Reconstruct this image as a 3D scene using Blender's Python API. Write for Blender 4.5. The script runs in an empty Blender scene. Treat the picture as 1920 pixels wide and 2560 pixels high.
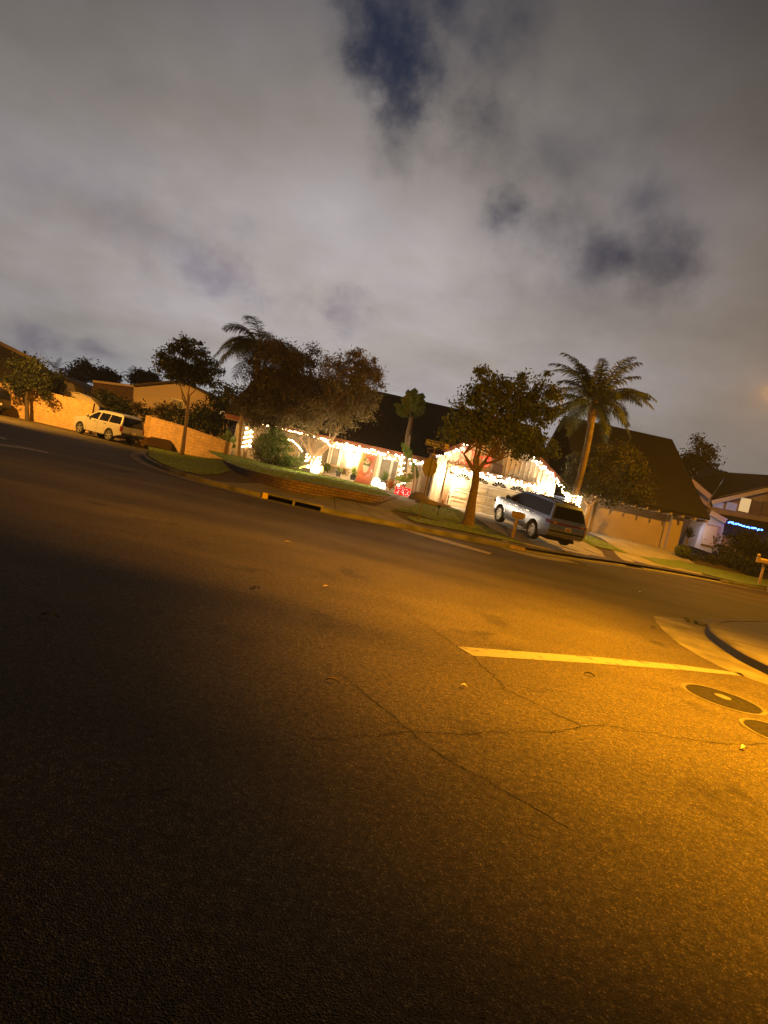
import bpy, bmesh, math, random
import numpy as np
from mathutils import Vector, Matrix
PI = math.pi
R_ = math.radians
sc = bpy.context.scene
COL = sc.collection
rnd = random.Random(7)
nrg = np.random.default_rng(11)

# ------------------------------------------------------------------ camera geometry
F, ROLL, PITCH, EYE = 1500.0, R_(12.5), R_(3.2), 1.6
cp, sp, cr, sr = math.cos(PITCH), math.sin(PITCH), math.cos(ROLL), math.sin(ROLL)
RW = Matrix(((1, 0, 0), (0, -sp, -cp), (0, cp, -sp)))
RR = Matrix(((cr, -sr, 0), (sr, cr, 0), (0, 0, 1)))
RC = RR @ RW

def ray(px, py):
    return RC.transposed() @ Vector(((px - 960) / F, (py - 1280) / F, 1.0))

def at(px, py, z=None, Y=None):
    """the world point seen at a place of the photograph, at height z or at depth Y"""
    d = ray(px, py)
    t = (z - EYE) / d.z if Y is None else Y / d.y
    return d * t + Vector((0, 0, EYE))

cam = bpy.data.objects.new('camera', bpy.data.cameras.new('camera'))
COL.objects.link(cam)
M = RC.to_4x4()
m4 = Matrix.Identity(4)
for i in range(3):
    m4[i][0] = RC[0][i]; m4[i][1] = -RC[1][i]; m4[i][2] = -RC[2][i]
m4[2][3] = EYE
cam.matrix_world = m4
cam.data.sensor_width = 36; cam.data.lens = 36 * F / 2560
cam.data.clip_start = 0.05; cam.data.clip_end = 3000
sc.camera = cam

# ------------------------------------------------------------------ materials
def new_mat(name):
    m = bpy.data.materials.new(name); m.use_nodes = True
    nt = m.node_tree
    return m, nt, nt.nodes['Principled BSDF']

def mat(name, col, rough=0.8, col2=None, scale=4.0, detail=6, bump=0.0, bscale=None, metal=0.0, spec=0.5, coat=0.0, emit=None, estr=0.0, trans=0.0, contrast=(0.35, 0.65)):
    m, nt, b = new_mat(name)
    b.inputs['Base Color'].default_value = (*col, 1)
    b.inputs['Roughness'].default_value = rough
    b.inputs['Metallic'].default_value = metal
    b.inputs['Specular IOR Level'].default_value = spec
    b.inputs['Coat Weight'].default_value = coat
    b.inputs['Transmission Weight'].default_value = trans
    if emit:
        b.inputs['Emission Color'].default_value = (*emit, 1)
        b.inputs['Emission Strength'].default_value = estr
    N = nt.nodes.new; L = nt.links.new
    if col2 or bump:
        tc = N('ShaderNodeTexCoord')
        nz = N('ShaderNodeTexNoise'); nz.inputs['Scale'].default_value = scale; nz.inputs['Detail'].default_value = detail
        L(tc.outputs['Object'], nz.inputs['Vector'])
    if col2:
        r = N('ShaderNodeValToRGB'); e = r.color_ramp.elements
        e[0].position, e[1].position = contrast
        e[0].color = (*col, 1); e[1].color = (*col2, 1)
        L(nz.outputs['Fac'], r.inputs['Fac']); L(r.outputs['Color'], b.inputs['Base Color'])
    if bump:
        n2 = N('ShaderNodeTexNoise'); n2.inputs['Scale'].default_value = bscale or scale * 4; n2.inputs['Detail'].default_value = 4
        L(tc.outputs['Object'], n2.inputs['Vector'])
        bp = N('ShaderNodeBump'); bp.inputs['Strength'].default_value = bump; bp.inputs['Distance'].default_value = 0.02
        L(n2.outputs['Fac'], bp.inputs['Height']); L(bp.outputs['Normal'], b.inputs['Normal'])
    return m

def brick_mat(name, c1, c2, mortar, bw, bh, ms=0.012, axis='XZ', bump=0.5, rough=0.85):
    m, nt, b = new_mat(name)
    N = nt.nodes.new; L = nt.links.new
    tc = N('ShaderNodeTexCoord'); sx = N('ShaderNodeSeparateXYZ'); cx = N('ShaderNodeCombineXYZ')
    L(tc.outputs['Object'], sx.inputs[0])
    L(sx.outputs[axis[0]], cx.inputs['X']); L(sx.outputs[axis[1]], cx.inputs['Y'])
    nz = N('ShaderNodeTexNoise'); nz.inputs['Scale'].default_value = 3; nz.inputs['Detail'].default_value = 5
    L(tc.outputs['Object'], nz.inputs['Vector'])
    br = N('ShaderNodeTexBrick')
    br.inputs['Scale'].default_value = 1; br.inputs['Brick Width'].default_value = bw; br.inputs['Row Height'].default_value = bh
    br.inputs['Mortar Size'].default_value = ms; br.inputs['Mortar Smooth'].default_value = 0.2
    br.inputs['Color1'].default_value = (*c1, 1); br.inputs['Color2'].default_value = (*c2, 1); br.inputs['Mortar'].default_value = (*mortar, 1)
    L(cx.outputs[0], br.inputs['Vector'])
    mx = N('ShaderNodeMix'); mx.data_type = 'RGBA'; mx.blend_type = 'MULTIPLY'; mx.inputs['Factor'].default_value = 0.55
    rp = N('ShaderNodeValToRGB'); rp.color_ramp.elements[0].position = 0.3; rp.color_ramp.elements[1].position = 0.7
    rp.color_ramp.elements[0].color = (0.55, 0.55, 0.55, 1); rp.color_ramp.elements[1].color = (1.2, 1.2, 1.2, 1)
    L(nz.outputs['Fac'], rp.inputs['Fac'])
    L(br.outputs['Color'], mx.inputs[6]); L(rp.outputs['Color'], mx.inputs[7]); L(mx.outputs[2], b.inputs['Base Color'])
    bp = N('ShaderNodeBump'); bp.inputs['Strength'].default_value = bump; bp.inputs['Distance'].default_value = 0.02; bp.invert = True
    L(br.outputs['Fac'], bp.inputs['Height']); L(bp.outputs['Normal'], b.inputs['Normal'])
    b.inputs['Roughness'].default_value = rough
    return m

def emis(name, col, s):
    m, nt, b = new_mat(name)
    b.inputs['Base Color'].default_value = (*col, 1)
    b.inputs['Emission Color'].default_value = (*col, 1); b.inputs['Emission Strength'].default_value = s
    b.inputs['Roughness'].default_value = 0.4
    return m

def asphalt():
    m, nt, b = new_mat('asphalt')
    N = nt.nodes.new; L = nt.links.new
    tc = N('ShaderNodeTexCoord')
    def noise(s, d=4, rough=0.6):
        n = N('ShaderNodeTexNoise'); n.inputs['Scale'].default_value = s; n.inputs['Detail'].default_value = d; n.inputs['Roughness'].default_value = rough
        L(tc.outputs['Object'], n.inputs['Vector']); return n
    def ramp(src, p0, c0, p1, c1):
        r = N('ShaderNodeValToRGB'); e = r.color_ramp.elements
        e[0].position, e[1].position = p0, p1; e[0].color = (*c0, 1); e[1].color = (*c1, 1)
        L(src, r.inputs['Fac']); return r
    big = ramp(noise(0.35, 5).outputs['Fac'], 0.3, (0.050, 0.041, 0.020), 0.7, (0.084, 0.069, 0.034))
    vo = N('ShaderNodeTexVoronoi'); vo.inputs['Scale'].default_value = 150; L(tc.outputs['Object'], vo.inputs['Vector'])
    sp_ = N('ShaderNodeSeparateColor'); L(vo.outputs['Color'], sp_.inputs[0])
    gr = ramp(sp_.outputs[0], 0.0, (0.5, 0.5, 0.5), 1.0, (1.5, 1.5, 1.5))
    gr.color_ramp.interpolation = 'LINEAR'
    e = gr.color_ramp.elements.new(0.88); e.color = (1.15, 1.15, 1.15, 1)
    gr.color_ramp.elements[2].color = (3.0, 2.85, 2.6, 1)
    mx = N('ShaderNodeMix'); mx.data_type = 'RGBA'; mx.blend_type = 'MULTIPLY'; mx.inputs['Factor'].default_value = 1
    L(big.outputs[0], mx.inputs[6]); L(gr.outputs[0], mx.inputs[7])
    mid = ramp(noise(22, 3).outputs['Fac'], 0.35, (0.7, 0.7, 0.7), 0.65, (1.3, 1.3, 1.3))
    m2 = N('ShaderNodeMix'); m2.data_type = 'RGBA'; m2.blend_type = 'MULTIPLY'; m2.inputs['Factor'].default_value = 1
    L(mx.outputs[2], m2.inputs[6]); L(mid.outputs[0], m2.inputs[7])
    # worn lanes and darker stains
    mpl = N('ShaderNodeMapping'); mpl.inputs['Rotation'].default_value = (0, 0, 0.5); mpl.inputs['Scale'].default_value = (0.09, 0.55, 1); L(tc.outputs['Object'], mpl.inputs[0])
    ln_ = N('ShaderNodeTexNoise'); ln_.inputs['Scale'].default_value = 1.0; ln_.inputs['Detail'].default_value = 5; L(mpl.outputs[0], ln_.inputs['Vector'])
    lane = ramp(ln_.outputs['Fac'], 0.36, (0.72, 0.72, 0.72), 0.62, (1.2, 1.2, 1.2))
    st = ramp(noise(0.9, 7, 0.65).outputs['Fac'], 0.30, (0.45, 0.45, 0.45), 0.42, (1.0, 1.0, 1.0))
    m3 = N('ShaderNodeMix'); m3.data_type = 'RGBA'; m3.blend_type = 'MULTIPLY'; m3.inputs['Factor'].default_value = 1
    L(m2.outputs[2], m3.inputs[6]); L(lane.outputs[0], m3.inputs[7])
    m4_ = N('ShaderNodeMix'); m4_.data_type = 'RGBA'; m4_.blend_type = 'MULTIPLY'; m4_.inputs['Factor'].default_value = 1
    L(m3.outputs[2], m4_.inputs[6]); L(st.outputs[0], m4_.inputs[7])
    L(m4_.outputs[2], b.inputs['Base Color'])
    b.inputs['Roughness'].default_value = 0.75; b.inputs['Specular IOR Level'].default_value = 0.15
    bp = N('ShaderNodeBump'); bp.inputs['Strength'].default_value = 0.6; bp.inputs['Distance'].default_value = 0.006
    L(vo.outputs['Distance'], bp.inputs['Height']); L(bp.outputs['Normal'], b.inputs['Normal'])
    return m

def foliage(name, c1, c2, rough=0.55):
    m, nt, b = new_mat(name)
    N = nt.nodes.new; L = nt.links.new
    g = N('ShaderNodeNewGeometry')
    r = N('ShaderNodeValToRGB'); e = r.color_ramp.elements
    e[0].color = (*c1, 1); e[1].color = (*c2, 1)
    L(g.outputs['Random Per Island'], r.inputs['Fac']); L(r.outputs[0], b.inputs['Base Color'])
    b.inputs['Roughness'].default_value = rough; b.inputs['Specular IOR Level'].default_value = 0.3
    tr = N('ShaderNodeBsdfTranslucent'); ms = N('ShaderNodeMixShader'); ms.inputs[0].default_value = 0.3
    L(r.outputs[0], tr.inputs['Color']); L(b.outputs[0], ms.inputs[1]); L(tr.outputs[0], ms.inputs[2])
    L(ms.outputs[0], nt.nodes['Material Output'].inputs['Surface'])
    return m

def shake_mat(name, c1, c2):
    m = brick_mat(name, c1, c2, tuple(x * 0.25 for x in c1), 0.16, 0.24, 0.02, 'XZ', 0.9, 0.95)
    return m

MT = {}
def mk():
    M = MT
    M['asphalt'] = asphalt()
    M['concrete'] = mat('concrete', (0.15, 0.138, 0.122), 0.9, (0.21, 0.192, 0.168), 1.2, 8, 0.25, 40)
    M['gutter'] = mat('gutter_concrete', (0.11, 0.1, 0.085), 0.9, (0.18, 0.165, 0.14), 1.5, 8, 0.25, 40)
    M['kerb'] = mat('kerb_concrete', (0.085, 0.076, 0.062), 0.9, (0.2, 0.18, 0.15), 1.6, 8, 0.3, 30)
    M['drive'] = mat('driveway_concrete', (0.26, 0.24, 0.21), 0.9, (0.37, 0.345, 0.31), 0.9, 8, 0.2, 30)
    M['soil'] = mat('soil', (0.05, 0.038, 0.026), 1, (0.085, 0.065, 0.045), 3, 6, 0.5, 25)
    M['lawn'] = mat('lawn', (0.10, 0.16, 0.02), 0.95, (0.19, 0.25, 0.035), 5, 8, 0.9, 60)
    M['grass'] = foliage('grass_blade', (0.10, 0.16, 0.02), (0.22, 0.27, 0.04))
    M['paint'] = mat('road_paint', (0.19, 0.19, 0.2), 0.85, (0.08, 0.07, 0.056), 7, 14, 0.2, 60, contrast=(0.56, 0.68))
    M['paint_old'] = mat('worn_road_paint', (0.30, 0.26, 0.15), 0.8, (0.1, 0.09, 0.06), 7, 12, 0.1, 60, contrast=(0.48, 0.66))
    M['crack'] = mat('crack', (0.008, 0.008, 0.008), 1)
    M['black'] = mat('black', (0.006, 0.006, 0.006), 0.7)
    M['iron'] = mat('cast_iron', (0.022, 0.02, 0.018), 0.95, (0.038, 0.034, 0.029), 15, 5, 1.0, 70, spec=0.05)
    M['block'] = brick_mat('block_wall', (0.55, 0.36, 0.17), (0.49, 0.32, 0.155), (0.34, 0.225, 0.115), 0.41, 0.205, 0.012)
    M['brick'] = brick_mat('retaining_brick', (0.14, 0.085, 0.05), (0.19, 0.12, 0.075), (0.06, 0.045, 0.032), 0.3, 0.11, 0.014, 'XZ', 0.8)
    M['stucco_tan'] = mat('tan_stucco', (0.42, 0.32, 0.22), 0.9, (0.48, 0.37, 0.26), 1.0, 6, 0.3, 60)
    M['stucco_pink'] = mat('pale_stucco', (0.50, 0.38, 0.27), 0.9, (0.55, 0.42, 0.31), 1.0, 6, 0.3, 60)
    M['siding'] = mat('cream_siding', (0.52, 0.43, 0.30), 0.75, (0.58, 0.48, 0.35), 1.5, 6, 0.1, 40)
    M['white'] = mat('white_paint', (0.72, 0.69, 0.62), 0.55, (0.66, 0.63, 0.57), 2, 5)
    M['doorwhite'] = mat('garage_door_paint', (0.62, 0.55, 0.42), 0.45, (0.58, 0.51, 0.39), 1.5, 5)
    M['trim'] = mat('red_brown_trim', (0.22, 0.075, 0.035), 0.6, (0.27, 0.1, 0.05), 4, 5)
    M['tan_trim'] = mat('brown_trim', (0.26, 0.16, 0.09), 0.6, (0.22, 0.13, 0.07), 4, 5)
    M['shake'] = shake_mat('dark_shake_roof', (0.05, 0.036, 0.026), (0.03, 0.022, 0.017))
    M['roof2'] = shake_mat('dark_shingle_roof', (0.012, 0.011, 0.012), (0.018, 0.016, 0.016))
    M['roof_left'] = shake_mat('brown_shingle_roof', (0.12, 0.085, 0.05), (0.09, 0.065, 0.04))
    M['glass'] = mat('dark_window_glass', (0.012, 0.012, 0.013), 0.06, spec=0.6)
    M['curtain'] = mat('curtained_window', (0.17, 0.145, 0.10), 0.5, (0.24, 0.2, 0.14), 2.2, 2)
    M['doorwood'] = mat('red_wood_door', (0.30, 0.055, 0.016), 0.35, (0.38, 0.08, 0.022), 6, 6)
    M['doorglass'] = mat('leaded_glass', (0.22, 0.2, 0.13), 0.2, (0.42, 0.37, 0.24), 22, 3)
    M['bark'] = mat('bark', (0.13, 0.085, 0.05), 0.95, (0.2, 0.135, 0.085), 7, 6, 0.8, 25)
    M['bark_pale'] = mat('pale_bark', (0.36, 0.26, 0.17), 0.9, (0.26, 0.18, 0.11), 5, 6, 0.6, 20)
    M['bark_dark'] = mat('dark_bark', (0.045, 0.032, 0.022), 0.95, (0.07, 0.05, 0.035), 7, 6, 0.8, 25)
    M['leaf_main'] = foliage('street_tree_leaf', (0.065, 0.095, 0.018), (0.15, 0.165, 0.035))
    M['leaf_mid'] = foliage('dull_leaf', (0.026, 0.032, 0.01), (0.07, 0.068, 0.02))
    M['leaf_dark'] = foliage('dark_leaf', (0.018, 0.026, 0.012), (0.045, 0.055, 0.02))
    M['leaf_brown'] = foliage('bronze_leaf', (0.06, 0.052, 0.02), (0.14, 0.105, 0.038))
    M['leaf_olive'] = foliage('olive_leaf', (0.11, 0.095, 0.04), (0.24, 0.18, 0.085))
    M['leaf_green'] = foliage('green_leaf', (0.06, 0.1, 0.02), (0.13, 0.18, 0.04))
    M['leaf_lime'] = foliage('bright_leaf', (0.14, 0.2, 0.03), (0.26, 0.3, 0.06))
    M['leaf_red'] = foliage('coppery_leaf', (0.28, 0.09, 0.03), (0.34, 0.2, 0.06))
    M['frond'] = foliage('palm_frond', (0.035, 0.05, 0.016), (0.085, 0.10, 0.035))
    M['paddle'] = foliage('paddle_leaf', (0.06, 0.11, 0.018), (0.14, 0.17, 0.035), 0.35)
    M['palmtrunk'] = mat('ringed_palm_trunk', (0.19, 0.14, 0.09), 0.9, (0.11, 0.08, 0.05), 3, 5, 0.4, 20)
    M['silver'] = mat('silver_blue_paint', (0.44, 0.52, 0.76), 0.27, metal=0.75, coat=0.6)
    M['carwhite'] = mat('white_car_paint', (0.34, 0.325, 0.3), 0.35, coat=0.5)
    M['cardark'] = mat('dark_car_paint', (0.02, 0.018, 0.016), 0.3, coat=0.6)
    M['carglass'] = mat('car_glass', (0.008, 0.008, 0.01), 0.05, spec=0.7)
    M['collar'] = mat('manhole_collar', (0.085, 0.075, 0.06), 0.95, (0.13, 0.115, 0.09), 9, 8, 0.5, 60)
    M['dullbeige'] = mat('dull_beige_stucco', (0.30, 0.235, 0.165), 0.92, (0.35, 0.275, 0.195), 0.8, 8, 0.4, 50)
    M['rubber'] = mat('tyre_rubber', (0.012, 0.012, 0.012), 0.85)
    M['chrome'] = mat('chrome', (0.62, 0.6, 0.57), 0.2, metal=1.0)
    M['alloy'] = mat('alloy_wheel', (0.62, 0.6, 0.58), 0.3, metal=0.8)
    M['plastic'] = mat('dark_plastic', (0.015, 0.015, 0.015), 0.6)
    M['taillight'] = mat('tail_light', (0.22, 0.008, 0.008), 0.15, coat=0.8)
    M['amber'] = mat('amber_lens', (0.55, 0.25, 0.04), 0.15, coat=0.8)
    M['plate'] = mat('number_plate', (0.75, 0.72, 0.68), 0.4)
    M['plate_red'] = mat('plate_marks', (0.45, 0.1, 0.06), 0.5)
    M['steel'] = mat('galvanised_steel', (0.2, 0.17, 0.135), 0.6, (0.26, 0.22, 0.175), 4, 5, metal=0.2)
    M['steel_post'] = mat('weathered_post', (0.06, 0.048, 0.035), 0.7, (0.1, 0.08, 0.06), 6, 5)
    M['signblue'] = mat('street_sign_blue', (0.022, 0.018, 0.2), 0.5, spec=0.2)
    M['signwhite'] = mat('street_sign_white', (0.34, 0.33, 0.36), 0.6)
    M['wood_tan'] = mat('tan_wood', (0.42, 0.3, 0.15), 0.7, (0.34, 0.24, 0.12), 6, 6, 0.2, 30)
    M['wood_pale'] = mat('pale_wood', (0.5, 0.36, 0.22), 0.7, (0.42, 0.3, 0.18), 6, 6, 0.2, 30)
    M['rock'] = mat('boulder', (0.15, 0.115, 0.085), 0.95, (0.24, 0.185, 0.14), 3, 8, 0.8, 12)
    M['pot'] = mat('dark_pot', (0.06, 0.05, 0.045), 0.6)
    M['potcream'] = mat('pale_pot', (0.4, 0.35, 0.28), 0.6)
    M['wire'] = mat('light_wire', (0.02, 0.03, 0.018), 0.6)
    M['bulb'] = emis('warm_bulb', (1.0, 0.72, 0.36), 22)
    M['bulbcool'] = emis('white_bulb', (1.0, 0.82, 0.58), 40)
    M['bulbred'] = emis('red_bulb', (1.0, 0.04, 0.02), 1.6)
    M['bulbblue'] = emis('blue_led', (0.06, 0.2, 1.0), 11)
    M['glow'] = emis('glowing_plastic', (1.0, 0.85, 0.6), 3)
    M['glowyellow'] = emis('glowing_candle', (1.0, 0.62, 0.12), 3.2)
    M['lampglass'] = emis('sconce_glass', (1.0, 0.80, 0.5), 60)
    M['sodium'] = emis('sodium_lens', (1.0, 0.30, 0.02), 1.6)
    M['litwindow'] = emis('lit_window', (1.0, 0.72, 0.3), 1.6)
    M['litwindow2'] = emis('lit_pale_window', (1.0, 0.84, 0.42), 0.42)
    M['redbox'] = mat('red_gift_wrap', (0.7, 0.01, 0.015), 0.4, emit=(1, 0.01, 0.02), estr=0.55)
    M['red'] = mat('red_ribbon', (0.6, 0.02, 0.02), 0.5)
    M['shed'] = mat('shed_metal', (0.42, 0.36, 0.26), 0.6, (0.36, 0.3, 0.22), 3, 5)
    M['brownwall'] = mat('brown_wall', (0.13, 0.075, 0.05), 0.9, (0.1, 0.06, 0.04), 2, 5)
    M['bluewall'] = mat('pale_blue_wall', (0.40, 0.40, 0.46), 0.85, (0.46, 0.46, 0.52), 1.5, 5)
    M['greywall'] = mat('taupe_wall', (0.36, 0.31, 0.27), 0.85, (0.42, 0.36, 0.31), 1.5, 5)
    M['windowlav'] = mat('lavender_window', (0.20, 0.19, 0.27), 0.15, (0.34, 0.33, 0.42), 1.3, 3, emit=(0.62, 0.55, 0.72), estr=0.2)
    M['yellowpaint'] = mat('yellow_marker', (0.6, 0.42, 0.06), 0.6)
    M['digit'] = mat('black_digits', (0.02, 0.02, 0.02), 0.7)
    M['leafdead'] = mat('fallen_leaf', (0.30, 0.26, 0.08), 0.7)
    M['twig'] = mat('twig', (0.3, 0.22, 0.14), 0.8)
    M['paper'] = mat('paper_scrap', (0.7, 0.68, 0.62), 0.8)
mk()

# ------------------------------------------------------------------ mesh building
class MB:
    def __init__(s): s.v = []; s.f = []
    def add(s, vs, fs):
        o = len(s.v); s.v += [tuple(v) for v in vs]; s.f += [tuple(i + o for i in f) for f in fs]; return s
    def hexa(s, p):   # 8 corners: bottom 4 (ccw) then top 4
        return s.add(p, [(3, 2, 1, 0), (4, 5, 6, 7), (0, 1, 5, 4), (1, 2, 6, 5), (2, 3, 7, 6), (3, 0, 4, 7)])
    def box(s, x0, x1, y0, y1, z0, z1):
        return s.hexa([(x0, y0, z0), (x1, y0, z0), (x1, y1, z0), (x0, y1, z0), (x0, y0, z1), (x1, y0, z1), (x1, y1, z1), (x0, y1, z1)])
    def bar(s, a, b, w, h, up=(0, 0, 1)):
        a = Vector(a); b = Vector(b); d = (b - a).normalized(); up = Vector(up)
        sd = d.cross(up)
        if sd.length < 1e-4: sd = d.cross(Vector((0, 1, 0)))
        sd.normalize(); u = sd.cross(d)
        sd *= w / 2; u *= h / 2
        return s.hexa([a - sd - u, a + sd - u, b + sd - u, b - sd - u, a - sd + u, a + sd + u, b + sd + u, b - sd + u])
    def tube(s, pts, rad, n=8, cap=True):
        pts = [Vector(p) for p in pts]
        if not hasattr(rad, '__len__'): rad = [rad] * len(pts)
        rings = []
        ref = Vector((0.31, 0.95, 0.05))
        for i, p in enumerate(pts):
            d = (pts[min(i + 1, len(pts) - 1)] - pts[max(i - 1, 0)])
            if d.length < 1e-6: d = Vector((0, 0, 1))
            d.normalize(); a = d.cross(ref)
            if a.length < 0.1: a = d.cross(Vector((1, 0, 0)))
            a.normalize(); b = d.cross(a)
            rings.append([p + (a * math.cos(2 * PI * k / n) + b * math.sin(2 * PI * k / n)) * rad[i] for k in range(n)])
        vs = [v for r in rings for v in r]
        fs = [(i * n + k, i * n + (k + 1) % n, (i + 1) * n + (k + 1) % n, (i + 1) * n + k) for i in range(len(pts) - 1) for k in range(n)]
        if cap:
            fs.append(tuple(range(n - 1, -1, -1))); fs.append(tuple((len(pts) - 1) * n + k for k in range(n)))
        return s.add(vs, fs)
    def lathe(s, prof, c=(0, 0, 0), n=20):
        c = Vector(c)
        vs = [c + Vector((r * math.cos(2 * PI * k / n), r * math.sin(2 * PI * k / n), z)) for r, z in prof for k in range(n)]
        fs = [(i * n + k, i * n + (k + 1) % n, (i + 1) * n + (k + 1) % n, (i + 1) * n + k) for i in range(len(prof) - 1) for k in range(n)]
        fs.append(tuple(range(n - 1, -1, -1))); fs.append(tuple((len(prof) - 1) * n + k for k in range(n)))
        return s.add(vs, fs)
    def prism(s, poly, d):   # poly: 3-D points of one face, d: extrusion vector
        n = len(poly); d = Vector(d); a = [Vector(p) for p in poly]
        return s.add(a + [p + d for p in a], [tuple(range(n - 1, -1, -1)), tuple(range(n, 2 * n))] + [(k, (k + 1) % n, n + (k + 1) % n, n + k) for k in range(n)])
    def poly(s, pts): return s.add(pts, [tuple(range(len(pts)))])
    def ico(s, c, r, sub=1, sq=(1, 1, 1), jit=0):
        bm = bmesh.new(); bmesh.ops.create_icosphere(bm, subdivisions=sub, radius=1)
        vs = []
        for v in bm.verts:
            k = 1 + rnd.uniform(-jit, jit)
            vs.append((c[0] + v.co.x * r * sq[0] * k, c[1] + v.co.y * r * sq[1] * k, c[2] + v.co.z * r * sq[2] * k))
        s.add(vs, [tuple(w.index for w in f.verts) for f in bm.faces]); bm.free(); return s

def link(name, me, material, parent=None):
    o = bpy.data.objects.new(name, me); COL.objects.link(o)
    if material is not None: me.materials.append(material if not isinstance(material, str) else MT[material])
    if parent is not None: o.parent = parent
    return o

def base_of(parent):
    while parent is not None:
        if parent.parent is None: return parent if parent.type == 'EMPTY' else None
        parent = parent.parent

def build(name, mb, material, parent=None, smooth=False, local=False, bevel=0, norm=True):
    me = bpy.data.meshes.new(name)
    vs = mb.v
    e = base_of(parent)
    if e is not None and not local:
        L = e.location; vs = [(v[0] - L.x, v[1] - L.y, v[2] - L.z) for v in vs]
    me.from_pydata(vs, [], mb.f); 
    if norm or bevel:
        bm = bmesh.new(); bm.from_mesh(me)
        if norm: bmesh.ops.recalc_face_normals(bm, faces=bm.faces)
        if bevel:
            es = [x for x in bm.edges if len(x.link_faces) == 2 and x.calc_face_angle(0) > 0.6]
            bmesh.ops.bevel(bm, geom=es, offset=bevel, segments=2, affect='EDGES', profile=0.5, clamp_overlap=True)
        bm.to_mesh(me); bm.free()
    me.update()
    if smooth:
        for p in me.polygons: p.use_smooth = True
        me.set_sharp_from_angle(angle=R_(38))
    return link(name, me, material, parent)

def np_mesh(name, V, Fq, material, parent=None):
    """V: n x 3, Fq: m x 4 quads"""
    e = base_of(parent)
    if e is not None: V = V - np.array(e.location)
    me = bpy.data.meshes.new(name)
    me.vertices.add(len(V)); me.vertices.foreach_set('co', V.astype(np.float32).ravel())
    k = Fq.shape[1]
    me.loops.add(Fq.size); me.loops.foreach_set('vertex_index', Fq.astype(np.int32).ravel())
    me.polygons.add(len(Fq)); me.polygons.foreach_set('loop_start', np.arange(0, Fq.size, k, dtype=np.int32))
    me.update(calc_edges=True); me.validate()
    return link(name, me, material, parent)

def tag(o, label, cat, group=None, kind=None):
    if label: o['label'] = label
    if cat: o['category'] = cat
    if group: o['group'] = group
    if kind: o['kind'] = kind
    return o

def thing(name, label, cat, loc=(0, 0, 0), group=None, rot=None):
    o = bpy.data.objects.new(name, None); COL.objects.link(o)
    o.empty_display_size = 0.2
    o.location = loc
    if rot: o.rotation_euler = rot
    return tag(o, label, cat, group)

def struct(name, mb, material, **k):
    o = build(name, mb, material, **k); o['kind'] = 'structure'; return o

def text_mesh(s, size, material, parent, name, origin, ax, ay, depth=0.002, fit=None, local=False, shear=0):
    c = bpy.data.curves.new(name, 'FONT'); c.body = s; c.size = size; c.extrude = depth; c.align_x = 'LEFT'
    o = bpy.data.objects.new(name, c); COL.objects.link(o)
    dg = bpy.context.evaluated_depsgraph_get()
    me = bpy.data.meshes.new_from_object(o.evaluated_get(dg))
    bpy.data.objects.remove(o); bpy.data.curves.remove(c)
    ax = Vector(ax); ay = Vector(ay); az = ax.cross(ay).normalized(); origin = Vector(origin)
    xs = [v.co.x for v in me.vertices]; w = max(xs) - min(xs); k = (fit / w) if fit else 1; x0 = min(xs)
    e = base_of(parent); L = Vector((0, 0, 0)) if (e is None or local) else Vector(e.location)
    for v in me.vertices:
        p = v.co.copy(); v.co = origin + ax * ((p.x - x0) * k) + ay * p.y + az * p.z - L
    me.materials.clear()
    return link(name, me, material, parent)
# ------------------------------------------------------------------ terrain
KERB = [(-60, 60), (-30, 48.7), (-24, 46.4), (-20, 44.9), (-17.0, 43.2), (-15.4, 41), (-14.5, 37), (-13.7, 33.4), (-12.3, 29.6), (-10.2, 25.6), (-8.0, 22.8), (-5.8, 21.3), (-3.6, 20.6), (-1.6, 20.5), (0.4, 21.1), (1.9, 21.8), (3.4, 22.4), (5.3, 23.0), (6.5, 23.6), (8.5, 25.2), (10.6, 27.2), (13, 29.2), (16, 31.2), (20, 33.2), (26, 35.6), (60, 48)]

def smooth_path(P, n=4):
    P = [Vector((p[0], p[1], 0)) for p in P]; out = []
    for i in range(len(P) - 1):
        p0, p1, p2, p3 = P[max(i - 1, 0)], P[i], P[i + 1], P[min(i + 2, len(P) - 1)]
        for k in range(n):
            t = k / n
            out.append(0.5 * ((2 * p1) + (p2 - p0) * t + (2 * p0 - 5 * p1 + 4 * p2 - p3) * t * t + (3 * p1 - p0 - 3 * p2 + p3) * t ** 3))
    out.append(P[-1]); return out
KP = smooth_path(KERB)

def kdist(x, y):
    best = 1e9; sgn = 1
    for a, b in zip(KP[:-1], KP[1:]):
        dx, dy = b.x - a.x, b.y - a.y
        t = max(0, min(1, ((x - a.x) * dx + (y - a.y) * dy) / (dx * dx + dy * dy)))
        qx, qy = a.x + dx * t - x, a.y + dy * t - y
        d = qx * qx + qy * qy
        if d < best:
            best = d; sgn = 1 if (dx * (y - a.y) - dy * (x - a.x)) > 0 else -1
    return math.sqrt(best) * sgn

def sstep(a, b, x):
    t = max(0.0, min(1.0, (x - a) / (b - a))); return t * t * (3 - 2 * t)

def H(x, y):
    d = kdist(x, y)
    h = 0.15 + 0.57 * sstep(0.6, 6.5, d)
    if x > 11: h += 0.33 * sstep(3, 9, d) * sstep(11, 15, x)
    if x < -9: h -= 0.3 * sstep(-9, -15, x) * sstep(0.6, 6.5, d)
    return h

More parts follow.
